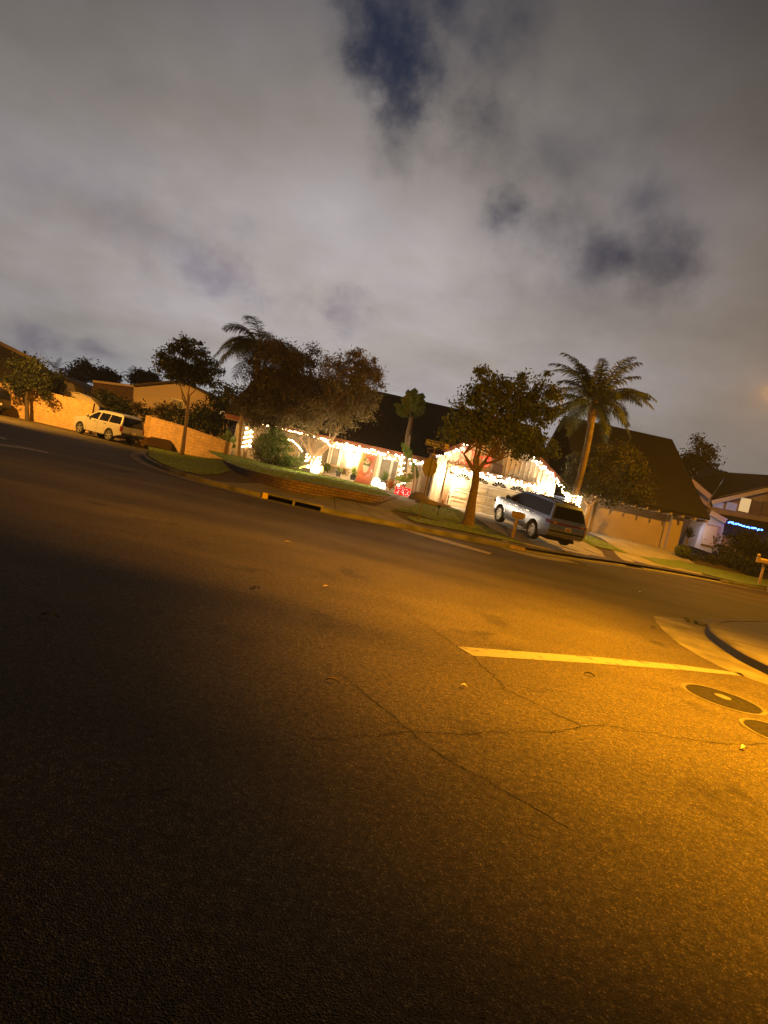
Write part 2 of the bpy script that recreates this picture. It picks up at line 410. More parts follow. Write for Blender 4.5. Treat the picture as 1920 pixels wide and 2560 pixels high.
def att(px, py, off=0.0):
    """the point of the block's ground seen at a place of the photograph"""
    d = ray(px, py); t0 = 15 / d.y; o = Vector((0, 0, EYE))
    t = t0; st = 0.25 / d.y
    while t < 75 / d.y:
        p = o + d * t
        if kdist(p.x, p.y) > -0.3 and p.z < H(p.x, p.y) + off: break
        t += st
    lo, hi = t - st, t
    for _ in range(18):
        m = (lo + hi) / 2; p = o + d * m
        if p.z < H(p.x, p.y) + off: hi = m
        else: lo = m
    p = o + d * hi; return Vector((p.x, p.y, H(p.x, p.y) + off))

def drape(poly, fn, off, step=0.6):
    """a flat outline cut into a grid and laid on the height function fn"""
    bm = bmesh.new()
    vs = [bm.verts.new((p[0], p[1], 0)) for p in poly]
    es = [bm.edges.new((vs[i], vs[(i + 1) % len(vs)])) for i in range(len(vs))]
    bmesh.ops.triangle_fill(bm, edges=es, use_beauty=True)
    xs = [p[0] for p in poly]; ys = [p[1] for p in poly]
    for ax, lo, hi in ((0, min(xs), max(xs)), (1, min(ys), max(ys))):
        x = math.ceil(lo / step) * step + 0.003
        while x < hi:
            co = [0, 0, 0]; no = [0, 0, 0]; co[ax] = x; no[ax] = 1
            bmesh.ops.bisect_plane(bm, geom=bm.verts[:] + bm.edges[:] + bm.faces[:], dist=1e-5, plane_co=co, plane_no=no)
            x += step
    bmesh.ops.remove_doubles(bm, verts=bm.verts, dist=1e-4)
    for v in bm.verts: v.co.z = fn(v.co.x, v.co.y) + off
    mb = MB(); bm.verts.index_update()
    mb.add([v.co.copy() for v in bm.verts], [tuple(v.index for v in f.verts) for f in bm.faces])
    bm.free()
    # faces up
    nf = []
    for f in mb.f:
        a, b, c = (Vector(mb.v[i]) for i in f[:3])
        nf.append(f if (b - a).cross(c - a).z >= 0 else f[::-1])
    mb.f = nf
    return mb

def off_path(P, d):
    out = []
    for i, p in enumerate(P):
        t = (P[min(i + 1, len(P) - 1)] - P[max(i - 1, 0)]).normalized()
        out.append(p + Vector((-t.y, t.x, 0)) * d)
    return out

def ribbon(P, d0, d1, z0, z1, mb=None):
    mb = mb or MB(); A = off_path(P, d0); B = off_path(P, d1); n = len(P)
    vs = [(p.x, p.y, z0(p.x, p.y) if callable(z0) else z0) for p in A] + [(p.x, p.y, z1(p.x, p.y) if callable(z1) else z1) for p in B]
    return mb.add(vs, [(i, i + 1, n + i + 1, n + i) for i in range(n - 1)])

# road: one sheet to the horizon
mb = MB(); mb.poly([(-240, -60, 0), (240, -60, 0), (240, 380, 0), (-240, 380, 0)])
road = struct('road', mb, 'asphalt', norm=False)

# block ground under everything across the street
blk = [(p.x, p.y) for p in off_path(KP, 0.16)] + [(60, 110), (-60, 110)]
struct('yard_ground', drape(blk, H, -0.01, 1.6), 'soil', norm=False)

# kerb in stretches (a drain and two driveways interrupt it)
def kidx(px, py):
    p = at(px, py, z=0)
    return min(range(len(KP)), key=lambda i: (KP[i] - Vector((p.x, p.y, 0))).length)
i_dr0, i_dr1 = kidx(662, 1246), kidx(788, 1277)
i_dw0, i_dw1 = kidx(1326, 1388), kidx(1530, 1406)
i_dx0, i_dx1 = kidx(1560, 1408), kidx(1850, 1470)
def kerb(i0, i1):
    P = KP[i0:i1 + 1]; mb = MB()
    A = P; B = off_path(P, 0.02); C = off_path(P, 0.05); D = off_path(P, 0.18); n = len(P)
    rows = [[(p.x, p.y, 0.0) for p in A], [(p.x, p.y, 0.125) for p in B], [(p.x, p.y, 0.156) for p in C], [(p.x, p.y, 0.158) for p in D], [(p.x, p.y, 0.0) for p in D]]
    vs = [v for r in rows for v in r]
    fs = [(r * n + i, r * n + i + 1, (r + 1) * n + i + 1, (r + 1) * n + i) for r in range(4) for i in range(n - 1)]
    fs += [tuple(r * n for r in range(5)), tuple(r * n + n - 1 for r in range(5))]
    mb.add(vs, fs); return struct('kerb', mb, 'kerb')
kerb(0, i_dr0); kmain = kerb(i_dr1, i_dw0); kerb(i_dx1, len(KP) - 1)
struct('gutter', ribbon(KP, -0.5, 0.0, 0.004, 0.006), 'gutter', norm=False)

# pavement along the kerb
def side(i0, i1, a, b): return ribbon(KP[i0:i1 + 1], a, b, lambda x, y: H(x, y) + 0.004, lambda x, y: H(x, y) + 0.004)
i_s = kidx(520, 1212); i_e = kidx(1030, 1320)
mb = MB()
for a, b in ((0.18, 0.9), (0.9, 1.6), (1.6, 2.4), (2.4, 3.2)): ribbon(KP[i_s:i_e + 1], a, b, lambda x, y: H(x, y) + 0.004, lambda x, y: H(x, y) + 0.004, mb)
struct('pavement', mb, 'concrete', norm=False)

# driveway of the decorated house: apron ramp and slab
Pd = KP[i_dw0:i_dw1 + 1]
mb = MB()
ribbon(Pd, 0.0, 1.2, 0.012, lambda x, y: H(x, y) + 0.006, mb)
struct('driveway_apron', mb, 'drive', norm=False)
a = off_path(Pd, 1.2)
gl, gr = at(1085, 1275, Y=39.6), at(1400, 1345, Y=39.6)
poly = [(p.x, p.y) for p in a] + [(12.2, 30.5), (10.9, 36), (10.6, 40.2), (3.2, 40.2), (3.35, 36.0)]
q = [att(1180, 1290), att(1260, 1345)]
poly = [(p.x, p.y) for p in a] + [(11.6, 31.5), (10.8, 36), (10.6, 40.2), (3.3, 40.2), (q[0].x, q[0].y), (q[1].x, q[1].y)]
struct('driveway', drape(poly, H, 0.006, 0.7), 'drive', norm=False)
# second driveway
Pd = KP[i_dx0:i_dx1 + 1]; mb = MB()
ribbon(Pd, 0.0, 1.3, 0.012, lambda x, y: H(x, y) + 0.006, mb)
a = off_path(Pd, 1.3)
struct('driveway_apron', mb, 'drive', norm=False)
struct('driveway', drape([(p.x, p.y) for p in a] + [(19.6, 36.8), (20.0, 41), (13.6, 41), (13.4, 36)], H, 0.006, 0.9), 'drive', norm=False)

# right hand street corner
ISL = smooth_path([(9, -6), (6.9, 2), (6.15, 6), (5.98, 8.7), (5.98, 9.5), (6.25, 10.7), (6.5, 11.35), (6.95, 12.2), (7.8, 13.3), (10.3, 15.5), (14, 18.5), (40, 36)], 4)
def isl(P, a=0.0):
    mb = MB(); o = [off_path(P, -k) for k in (0.0, 0.02, 0.05, 0.2)]; n = len(P)
    zs = (0, 0.13, 0.158, 0.16)
    vs = [(p.x, p.y, z) for r, z in zip(o, zs) for p in r]
    mb.add(vs, [(r * n + i, r * n + i + 1, (r + 1) * n + i + 1, (r + 1) * n + i) for r in range(3) for i in range(n - 1)])
    return mb
ki = struct('kerb', isl(ISL), 'kerb')
Pi = [p for p in ISL if 0 < p.y < 11.3]
build('painted_shade', ribbon(Pi, 0.004, -0.012, 0.01, 0.122), 'black', ki, norm=False)  # shade of the kerb face, put in as a black strip
inner = off_path(ISL, -0.2)
struct('pavement', drape([(p.x, p.y) for p in inner] + [(60, 36), (60, -6)], lambda x, y: 0.152, 0, 2.0), 'concrete', norm=False)
ap = [at(*p, z=0) for p in ((1634, 1541), (1640, 1556), (1664, 1583), (1700, 1612), (1750, 1642), (1800, 1668), (1860, 1692), (1925, 1716))]
ap2 = [p for p in ISL if 3.0 < p.y < 13.0][::2]
poly = [(p.x, p.y) for p in ap] + [(5.9, 5.5)] + [(p.x - 0.0, p.y) for p in ap2] + [(p.x, p.y) for p in (at(1800, 1548, z=0), at(1720, 1549, z=0), at(1670, 1543, z=0))]
struct('gutter', drape(poly, lambda x, y: 0.004, 0, 3), 'kerb', norm=False)

# cracks and painted lines on the road
def strip(path, w, z, mb=None, jit=0.0, taper=False):
    mb = mb or MB(); n = len(path); vs = []
    for i, p in enumerate(path):
        t = (path[min(i + 1, n - 1)] - path[max(i - 1, 0)]); t.z = 0; t.normalize()
        s = Vector((-t.y, t.x, 0)); k = w * rnd.uniform(0.5, 1.4) if jit else w
        vs += [(*(p + s * k / 2).xy, z), (*(p - s * k / 2).xy, z)]
    return mb.add(vs, [(2 * i, 2 * i + 1, 2 * i + 3, 2 * i + 2) for i in range(n - 1)])
def wobble(pxs, amp=0.022, n=9):
    P = [at(*p, z=0) for p in pxs]; out = []
    for a, b in zip(P[:-1], P[1:]):
        for k in range(n):
            q = a.lerp(b, k / n); am = amp * min(1, q.y / 7); q.x += rnd.gauss(0, am); q.y += rnd.gauss(0, am); out.append(q)
    out.append(P[-1]); return out
mb = MB()
for pxs, w in (([(955, 1490), (1040, 1548), (1120, 1600), (1175, 1637), (1238, 1694), (1262, 1722), (1365, 1773), (1452, 1815)], 0.018),
               ([(800, 1850), (900, 1842), (970, 1838), (1028, 1830), (1118, 1835), (1170, 1837), (1215, 1829), (1340, 1829), (1388, 1832), (1450, 1817), (1520, 1814)], 0.014),
               ([(1520, 1814), (1600, 1830), (1700, 1846), (1810, 1862), (1925, 1861)], 0.016),
               ([(860, 1690), (930, 1750), (975, 1785), (1028, 1830), (1100, 1890), (1200, 1942), (1300, 2000), (1420, 2070)], 0.012),
               ([(600, 1856), (720, 1853), (800, 1850)], 0.01), ([(300, 2000), (380, 1984), (430, 1972)], 0.012),
               ([(880, 1560), (960, 1600), (1010, 1660)], 0.006), ([(1560, 1700), (1660, 1730), (1705, 1720)], 0.012)):
    strip(wobble(pxs), w * 0.6, 0.003, mb, jit=1)
build('crack', mb, 'crack', road, norm=False)
def paint(name, quads, m, z=0.004):
    mb = MB()
    for q in quads: mb.poly([tuple(at(*p, z=0).xy) + (z,) for p in q])
    return struct(name, mb, m)
paint('stop_line_marking', [[(1144, 1617), (1182, 1640), (1500, 1660), (1700, 1675), (1862, 1691), (1850, 1683), (1700, 1663), (1500, 1644), (1300, 1629)]], 'paint')
paint('lane_marking', [[(1003, 1324), (1090, 1350), (1160, 1369), (1222, 1386), (1230, 1383), (1165, 1364), (1095, 1344), (1008, 1322)]], 'paint_old')
paint('arrow_marking', [[(1247, 1369), (1262, 1373), (1300, 1384), (1350, 1396), (1395, 1403), (1450, 1410), (1420, 1401), (1395, 1394), (1340, 1380), (1300, 1373)]], 'paint_old')
paint('lane_marking', [[(-20, 1111), (60, 1122), (118, 1133), (120, 1130), (60, 1118), (-20, 1107)]], 'paint')
paint('lane_marking', [[(-20, 1090), (16, 1100), (14, 1095), (-20, 1085)]], 'paint')

# joints across the pavements, near kerb at the photographer's feet
def joints(P, d0, d1, zf, every, par):
    mb = MB(); acc = 0
    for i in range(1, len(P) - 1):
        acc += (P[i] - P[i - 1]).length
        if acc < every: continue
        acc = 0; t = (P[i + 1] - P[i - 1]).normalized(); nv = Vector((-t.y, t.x, 0)); k = 7
        for j in range(k):
            a = P[i] + nv * (d0 + (d1 - d0) * j / k); b = P[i] + nv * (d0 + (d1 - d0) * (j + 1) / k)
            q = [a - t * .012, a + t * .012, b + t * .012, b - t * .012]
            mb.poly([(p.x, p.y, zf(p.x, p.y)) for p in q])
    if mb.f: build('joint', mb, 'crack', par, norm=False)
joints(KP[i_s:i_e + 1], 0.2, 3.15, lambda x, y: H(x, y) + 0.008, 1.4, bpy.data.objects['pavement'])
joints(ISL, -0.22, -2.6, lambda x, y: 0.157, 1.4, bpy.data.objects['pavement.001'])
NK = smooth_path([(-9, 3.7), (-4, 3.2), (-2.2, 2.85), (-1.3, 2.3), (-0.76, 1.42), (0.05, 0.0), (1.6, -3)], 4)
mb = MB(); rows = [off_path(NK, -k) for k in (0.0, 0.02, 0.05, 0.2)]; n = len(NK)
rows = [off_path(NK, k) if (off_path(NK, 0.2)[8].x > NK[8].x) is False else off_path(NK, -k) for k in (0.0, 0.02, 0.05, 0.2)]
mb.add([(p.x, p.y, z) for r, z in zip(rows, (0, 0.125, 0.148, 0.15)) for p in r], [(r * n + i, r * n + i + 1, (r + 1) * n + i + 1, (r + 1) * n + i) for r in range(3) for i in range(n - 1)])
struct('kerb', mb, 'kerb')
struct('pavement', drape([(p.x, p.y) for p in rows[3]] + [(-12, -6)], lambda x, y: 0.146, 0, 3), 'concrete', norm=False)

# ------------------------------------------------------------------ sky
w = bpy.data.worlds.new('World'); sc.world = w; w.use_nodes = True
nt = w.node_tree; N = nt.nodes.new; L = nt.links.new
bg = nt.nodes['Background']
tc = N('ShaderNodeTexCoord'); G = tc.outputs['Generated']
def math_(op, a, b=None, c=None, clamp=False):
    n = N('ShaderNodeMath'); n.operation = op; n.use_clamp = clamp
    for i, x in enumerate((a, b, c)):
        if x is None: continue
        if isinstance(x, (int, float)): n.inputs[i].default_value = x
        else: L(x, n.inputs[i])
    return n.outputs[0]
def smooth_(x, a, b, lo=0.0, hi=1.0):
    n = N('ShaderNodeMapRange'); n.interpolation_type = 'SMOOTHSTEP'
    L(x, n.inputs['Value']); n.inputs['From Min'].default_value = a; n.inputs['From Max'].default_value = b
    n.inputs['To Min'].default_value = lo; n.inputs['To Max'].default_value = hi; return n.outputs['Result']
def mixc(f, a, b, mode='MIX'):
    n = N('ShaderNodeMix'); n.data_type = 'RGBA'; n.blend_type = mode
    if isinstance(f, (int, float)): n.inputs['Factor'].default_value = f
    else: L(f, n.inputs['Factor'])
    for i, x in ((6, a), (7, b)):
        if isinstance(x, tuple): n.inputs[i].default_value = (*x, 1)
        else: L(x, n.inputs[i])
    return n.outputs[2]
sx = N('ShaderNodeSeparateXYZ'); L(G, sx.inputs[0])
zz = math_('ADD', math_('MAXIMUM', sx.outputs['Z'], 0.0), 0.22)
cx = N('ShaderNodeCombineXYZ'); L(math_('DIVIDE', sx.outputs['X'], zz), cx.inputs['X']); L(math_('DIVIDE', sx.outputs['Y'], zz), cx.inputs['Y'])
def noise_(s, d=6, r=0.55, off=0, src=None):
    n = N('ShaderNodeTexNoise'); n.inputs['Scale'].default_value = s; n.inputs['Detail'].default_value = d; n.inputs['Roughness'].default_value = r
    mp = N('ShaderNodeMapping'); mp.inputs['Location'].default_value = (off, off * 0.7, 0); L(src or cx.outputs[0], mp.inputs['Vector']); L(mp.outputs[0], n.inputs['Vector']); return n.outputs['Fac']
cl = noise_(0.75, 5, 0.45, 3.1); cl2 = noise_(1.9, 6, 0.55, 9.3)
fine = noise_(5.5, 6, 0.6, 1.7, G); cl3 = noise_(4.2, 7, 0.6, 4.4)
# brightness of the lit cloud deck: bright over the town on the left, darker overhead and to the right
el = sx.outputs['Z']
ramp = N('ShaderNodeValToRGB'); L(el, ramp.inputs[0]); e = ramp.color_ramp.elements
e[0].position = 0.0; e[0].color = (0.40, 0.40, 0.40, 1); e[1].position = 1.0; e[1].color = (0.004, 0.004, 0.004, 1)
for p_, v_ in ((0.1, 0.44), (0.22, 0.45), (0.34, 0.40), (0.48, 0.26), (0.62, 0.13), (0.75, 0.02)):
    k = e.new(p_); k.color = (v_, v_, v_, 1)
az = math_('ARCTAN2', sx.outputs['X'], sx.outputs['Y'])
azf = math_('MULTIPLY', smooth_(az, -0.02, 0.7, 1.34, 0.44), math_('MULTIPLY', smooth_(az, -0.8, -0.1, 0.5, 1.0), smooth_(sx.outputs['Y'], -0.2, 0.4, 0.12, 1.0)))
lum = math_('MULTIPLY', math_('MULTIPLY', ramp.outputs[0], azf), math_('ADD', 0.18, math_('ADD', math_('MULTIPLY', cl, 0.72), math_('ADD', math_('MULTIPLY', cl2, 0.58), math_('MULTIPLY', cl3, 0.36)))))
warm = mixc(smooth_(cl2, 0.35, 0.65), (1.0, 0.89, 0.82), (0.98, 0.89, 0.90))
warm = mixc(smooth_(el, 0.17, 0.02, 0.0, 0.85), warm, (0.97, 0.98, 1.03))
warm = mixc(smooth_(az, 0.25, 0.75), warm, (1.02, 0.86, 0.68))
deck = N('ShaderNodeVectorMath'); deck.operation = 'SCALE'; L(warm, deck.inputs[0]); L(lum, deck.inputs['Scale'])
# openings in the clouds where the dark blue night sky shows
skyn = N('ShaderNodeTexSky'); skyn.sky_type = 'NISHITA'; skyn.sun_disc = False
skyn.sun_elevation = R_(-4); skyn.sun_rotation = R_(150)
skd = mixc(0.85, skyn.outputs[0], (0.016, 0.027, 0.06))
dist = noise_(8, 7, 0.62, 5.5, G); dist2 = noise_(2.6, 3, 0.5, 2.5, G)
col = deck.outputs[0]
def hole(px, py, r0, r1, amt, sxy=1.0, c=None, wob=0.17):
    d = ray(px, py).normalized()
    n = N('ShaderNodeVectorMath'); n.operation = 'SUBTRACT'; L(G, n.inputs[0]); n.inputs[1].default_value = d
    mp = N('ShaderNodeMapping'); mp.inputs['Scale'].default_value = (sxy, 1, 1 / sxy); L(n.outputs[0], mp.inputs[0])
    ln = N('ShaderNodeVectorMath'); ln.operation = 'LENGTH'; L(mp.outputs[0], ln.inputs[0])
    dd = math_('ADD', ln.outputs['Value'], math_('ADD', math_('MULTIPLY', math_('SUBTRACT', dist, 0.5), wob * 1.5), math_('MULTIPLY', math_('SUBTRACT', dist2, 0.5), wob * 1.2)))
    return math_('MULTIPLY', smooth_(dd, r1, r0), amt)
for h in ((965, 40, -0.02, 0.115, 0.95, 1.0), (1045, 140, -0.03, 0.10, 0.9, 1.0), (1005, 280, -0.03, 0.085, 0.6, 1.4), (1190, 130, -0.06, 0.13, 0.5, 1.2), (1120, 60, -0.06, 0.14, 0.5, 1.0),
          (1575, 650, -0.02, 0.10, 0.95, 0.7, None, 0.08), (1640, 640, -0.03, 0.08, 0.6, 0.9, None, 0.08), (1292, 522, -0.02, 0.045, 0.9, 0.8, None, 0.07), (1385, 545, -0.05, 0.08, 0.7, 0.7, None, 0.08), (1612, 515, -0.04, 0.075, 0.7, 1.0, None, 0.08), (1420, 430, -0.08, 0.14, 0.5, 0.8), (1480, 740, -0.08, 0.16, 0.4, 0.7), (1500, 540, -0.1, 0.2, 0.35, 0.7)):
    col = mixc(hole(*h), col, skd)
shade = N('ShaderNodeVectorMath'); shade.operation = 'MULTIPLY'; L(col, shade.inputs[0]); shade.inputs[1].default_value = (0.56, 0.55, 0.68)
for h in ((430, 620, -0.03, 0.13, 0.9, 0.75), (690, 755, -0.02, 0.08, 0.9, 0.6), (570, 700, -0.02, 0.10, 0.8, 0.6), (870, 800, 0.0, 0.06, 0.55, 0.9), (90, 820, 0.0, 0.08, 1.0, 0.5), (260, 880, 0.0, 0.08, 1.0, 0.5), (350, 560, 0.0, 0.16, 0.4, 0.7)):
    col = mixc(hole(*h), col, shade.outputs[0])
gm = N('ShaderNodeVectorMath'); gm.operation = 'SCALE'; L(col, gm.inputs[0]); L(math_('ADD', 0.73, math_('MULTIPLY', fine, 0.2)), gm.inputs['Scale'])
L(gm.outputs[0], bg.inputs['Color']); bg.inputs['Strength'].default_value = 1.0

# ------------------------------------------------------------------ lamps
def lamp(name, kind, loc, power, color, size=0.1, target=None, angle=None, blend=1.0):
    d = bpy.data.lights.new(name, kind); d.energy = power; d.color = color
    d.shadow_soft_size = size
    o = bpy.data.objects.new(name, d); COL.objects.link(o); o.location = loc
    if kind == 'SPOT':
        d.spot_size = R_(angle); d.spot_blend = blend
        o.rotation_euler = (Vector(target) - Vector(loc)).to_track_quat('-Z', 'Y').to_euler()
    return o
SOD = (1.0, 0.39, 0.008); WARM = (1.0, 0.74, 0.42)
def street_lamp(base, head, label):
    t = thing('street_lamp', label, 'street lamp', base, 'sodium street lamps')
    b = Vector(base); h = Vector(head); top = Vector((b.x, b.y, h.z - 0.1))
    build('pole', MB().lathe([(0.13, 0), (0.13, 0.5), (0.1, 0.55), (0.07, h.z - 0.4), (0.065, h.z - 0.1)], base, 12), 'concrete', t, True)
    build('arm', MB().tube([top - Vector((0, 0, 0.15)), top.lerp(h, 0.5) + Vector((0, 0, 0.18)), h + Vector((0, 0, 0.08))], 0.035, 8), 'steel', t, True)
    hd = build('lamp_head', MB().lathe([(0.04, 0.16), (0.15, 0.12), (0.22, 0.0), (0.2, -0.02), (0.06, -0.01)], h, 14), 'steel', t, True)
    build('lens', MB().lathe([(0.17, -0.02), (0.16, -0.1), (0.1, -0.16), (0.02, -0.18)], h, 14), 'sodium', hd, True)
    return t
# haze of the damp night air, one box round the whole place
def haze_box():
    m = bpy.data.materials.new('night_haze'); m.use_nodes = True; nt = m.node_tree
    nt.nodes.remove(nt.nodes['Principled BSDF'])
    v = nt.nodes.new('ShaderNodeVolumePrincipled'); v.inputs['Color'].default_value = (0.9, 0.9, 0.9, 1); v.inputs['Density'].default_value = HAZE; v.inputs['Anisotropy'].default_value = 0.3
    nt.links.new(v.outputs[0], nt.nodes['Material Output'].inputs['Volume'])
    o = build('haze', MB().box(-250, 250, -70, 390, -1, 40), m); o['kind'] = 'stuff'
    tag(o, 'thin night haze that glows round the lamps', None, None, 'stuff')
HAZE = 0.0005
haze_box()
LL = [((8.2, 4.2, 0.15), (5.3, 4.3, 6.2), 'concrete street lamp on the near pavement, off to the right of the stop line')]
hd2 = at(1933, 968, Y=30.0)
LL.append(((hd2.x + 3.0, hd2.y + 1.0, 0.15), tuple(hd2), 'street lamp whose orange light glows at the right edge of the sky'))
LL.append(((-28.5, 33.6, 0.0), (-27.5, 36.0, 7.4), 'street lamp across from the left block wall, left of the parked white car'))
for b, h, l in LL: street_lamp(b, h, l)
lamp('near_street_lamp_light', 'SPOT', (5.3, 4.3, 5.95), 19500, SOD, 0.2, (4.7, 5.9, 0), 94, 1.0)
lamp('near_street_lamp_throw', 'SPOT', (5.3, 4.3, 5.95), 26000, SOD, 0.2, (-3.0, 18.0, 0.5), 88, 1.0)
lamp('far_street_lamp_light', 'POINT', tuple(hd2 - Vector((0, 0, 0.3))), 8500, SOD, 0.2)
lamp('wall_street_lamp_light', 'SPOT', (-27.5, 36.0, 7.15), 20000, (1.0, 0.44, 0.06), 0.2, (-23, 44, 0), 140, 0.9)
# ------------------------------------------------------------------ the decorated house
FL = 0.74
hs = thing('house', 'cream house with dark shake roof, gabled garage and white holiday lights', 'house', (0, 42.5, FL))
YW, YG = 42.5, 40.0
# front wall of the living wing
build('wall', MB().box(-11.5, 2.75, YW, YW + 0.25, 0.2, 3.75), 'siding', hs)
# garage block with its door opening, gable siding boards inside the same mesh
gx0, gx1 = at(1128, 1218, Y=YG).x, at(1320, 1213, Y=YG).x
gz1 = (at(1135, 1171, Y=YG).z + at(1320, 1213, Y=YG).z) / 2 - 0.02
GXL, GXR, AX = 2.75, 10.75, 6.72
SLP = 0.64; EZ = 3.75; AZ = EZ + SLP * (AX - 2.2)
mb = MB()
mb.box(GXL, gx0 - 0.06, YG, YG + 0.22, 0.3, 3.32); mb.box(gx1 + 0.06, GXR, YG, YG + 0.22, 0.3, 3.32)
mb.box(gx0 - 0.06, gx1 + 0.06, YG, YG + 0.22, gz1 + 0.06, 3.32)
gzl = EZ + SLP * (GXL - 2.2) - 0.12
mb.prism([(GXL, YG + 0.02, 3.32), (GXR, YG + 0.02, 3.32), (GXR, YG + 0.02, gzl), (AX, YG + 0.02, AZ - 0.12), (GXL, YG + 0.02, gzl)], (0, 0.2, 0))
x = GXL + 0.2
while x < GXR:
    top = EZ + SLP * ((x - 2.2) if x < AX else (2 * AX - 2.2 - x)) - 0.2
    mb.box(x - 0.03, x + 0.03, YG - 0.035, YG + 0.019, 3.46, top); x += 0.31
for x in (9.3, 9.62, 9.94, 10.26, 10.58, 3.0, 3.3): mb.box(x - 0.02, x + 0.02, YG - 0.02, YG + 0.001, 0.75, 3.2)
mb.box(GXL, GXL + 0.2, YG + 0.22, YW + 0.1, 0.3, 3.75); mb.box(GXR - 0.2, GXR, YG + 0.22, 50, 0.3, 3.75)
build('garage_wall', mb, 'siding', hs)
build('beam', MB().box(gx0 - 0.55, gx1 + 0.6, YG - 0.14, YG - 0.02, 3.24, 3.44), 'tan_trim', hs)
vx0, vx1 = at(1228, 1178, Y=YG).x, at(1254, 1183, Y=YG).x
mb = MB().box(vx0, vx1, YG - 0.05, YG - 0.014, 3.5, 4.1)
for k in range(7): mb.box(vx0 + 0.03, vx1 - 0.03, YG - 0.075, YG - 0.052, 3.54 + k * 0.08, 3.58 + k * 0.08)
build('gable_vent', mb, 'tan_trim', hs)
# posts beside the garage door
for nm, xa, xb in (('post', gx0 - 0.5, gx0 - 0.14), ('post', gx1 + 0.14, gx1 + 0.4)):
    build(nm, MB().box(xa, xb, YG - 0.18, YG - 0.024, 0.55, 3.23), 'tan_trim' if xa < 5 else 'siding', hs)
# garage door: four sections of raised panels, sunburst lights in the top one
gd = build('garage_door', MB().box(gx0, gx1, YG + 0.03, YG + 0.08, 0.6, gz1), 'tan_trim', hs)
gh = gz1 - 0.66; sec = gh / 4; pw = (gx1 - gx0) / 4
mb = MB()
for r in range(4):
    z0 = 0.66 + r * sec
    mb.box(gx0 + 0.02, gx1 - 0.02, YG - 0.01, YG + 0.029, z0 + 0.016, z0 + sec - 0.016)
    if r < 3:
        for k in range(4):
            a, b = gx0 + k * pw + 0.12, gx0 + (k + 1) * pw - 0.12
            c, d = z0 + 0.12, z0 + sec - 0.12
            for q in ((a, b, c, c + 0.03), (a, b, d - 0.03, d), (a, a + 0.03, c + 0.03, d - 0.03), (b - 0.03, b, c + 0.03, d - 0.03)):
                mb.box(q[0], q[1], YG - 0.04, YG - 0.0105, q[2], q[3])
build('panel', mb, 'doorwhite', gd)
for k in range(4):
    cx_, cz_ = gx0 + (k + 0.5) * pw, 0.66 + 3 * sec + 0.1
    mb = MB()
    for j in range(6):
        a0, a1 = PI * (j + 0.13) / 6, PI * (j + 0.87) / 6
        r0, r1 = 0.13, 0.46
        P = [(cx_ + r * math.cos(a) * 1.05, YG - 0.019, cz_ + r * math.sin(a) * 0.74) for r, a in ((r0, a0), (r1, a0), (r1, (a0 + a1) / 2), (r1, a1), (r0, a1))]
        mb.prism(P, (0, 0.006, 0))
    build('window', mb, 'glass', gd)
# roofs
TH = 0.14
EY, EZM, RY, RZ = 41.5, 3.58, 50.0, 8.45
def slab(mb, a, b, c, d, th): # quad roof plane thickened downward
    a, b, c, d = map(Vector, (a, b, c, d)); n = (b - a).cross(d - a).normalized()
    if n.z < 0: n = -n
    return mb.hexa([a - n * th, b - n * th, c - n * th, d - n * th, a, b, c, d])
mb = MB()
slab(mb, (-12.2, EY, EZM), (11.1, EY, EZM), (11.1, RY, RZ), (-12.2, RY, RZ), TH)
slab(mb, (-12.2, RY + 0.01, RZ), (11.1, RY + 0.01, RZ), (11.1, 59, 3.3), (-12.2, 59, 3.3), TH)
build('roof', mb, 'shake', hs)
mb = MB()
GY0, GY1 = YG - 0.65, 48.2
slab(mb, (2.2, GY0, EZ), (AX, GY0, AZ), (AX, GY1, AZ), (2.2, GY1, EZ), TH)
slab(mb, (AX + 0.01, GY0, AZ), (2 * AX - 2.2, GY0, EZ), (2 * AX - 2.2, GY1, EZ), (AX + 0.01, GY1, AZ), TH)
build('garage_roof', mb, 'shake', hs)
mb = MB()
for s in (-1, 1):
    a, b = Vector((AX, GY0 - 0.035, AZ - 0.1)), Vector((AX + s * (AX - 2.2), GY0 - 0.035, EZ - 0.1))
    mb.bar(a, b, 0.06, 0.26, (0, 0, 1))
build('rake_board', mb, 'trim', hs)
build('fascia', MB().box(-12.1, 2.1, EY - 0.06, EY - 0.01, EZM - 0.3, EZM - 0.02), 'trim', hs)
build('eave_soffit', MB().box(-12.1, 2.7, EY, YW + 0.1, EZM - 0.34, EZM - 0.3), 'wood_pale', hs)
build('end_wall', MB().prism([(-11.5, YW + 0.25, 0.2), (-11.5, 58.5, 0.2), (-11.5, 58.5, 3.4), (-11.5, RY, RZ - 0.3), (-11.5, YW + 0.25, 3.7)], (0.2, 0, 0)), 'siding', hs)
build('end_wall', MB().prism([(10.5, 48.3, 0.2), (10.5, 58.5, 0.2), (10.5, 58.5, 3.4), (10.5, RY, RZ - 0.3), (10.5, 48.3, 7.0)], (0.2, 0, 0)), 'siding', hs)

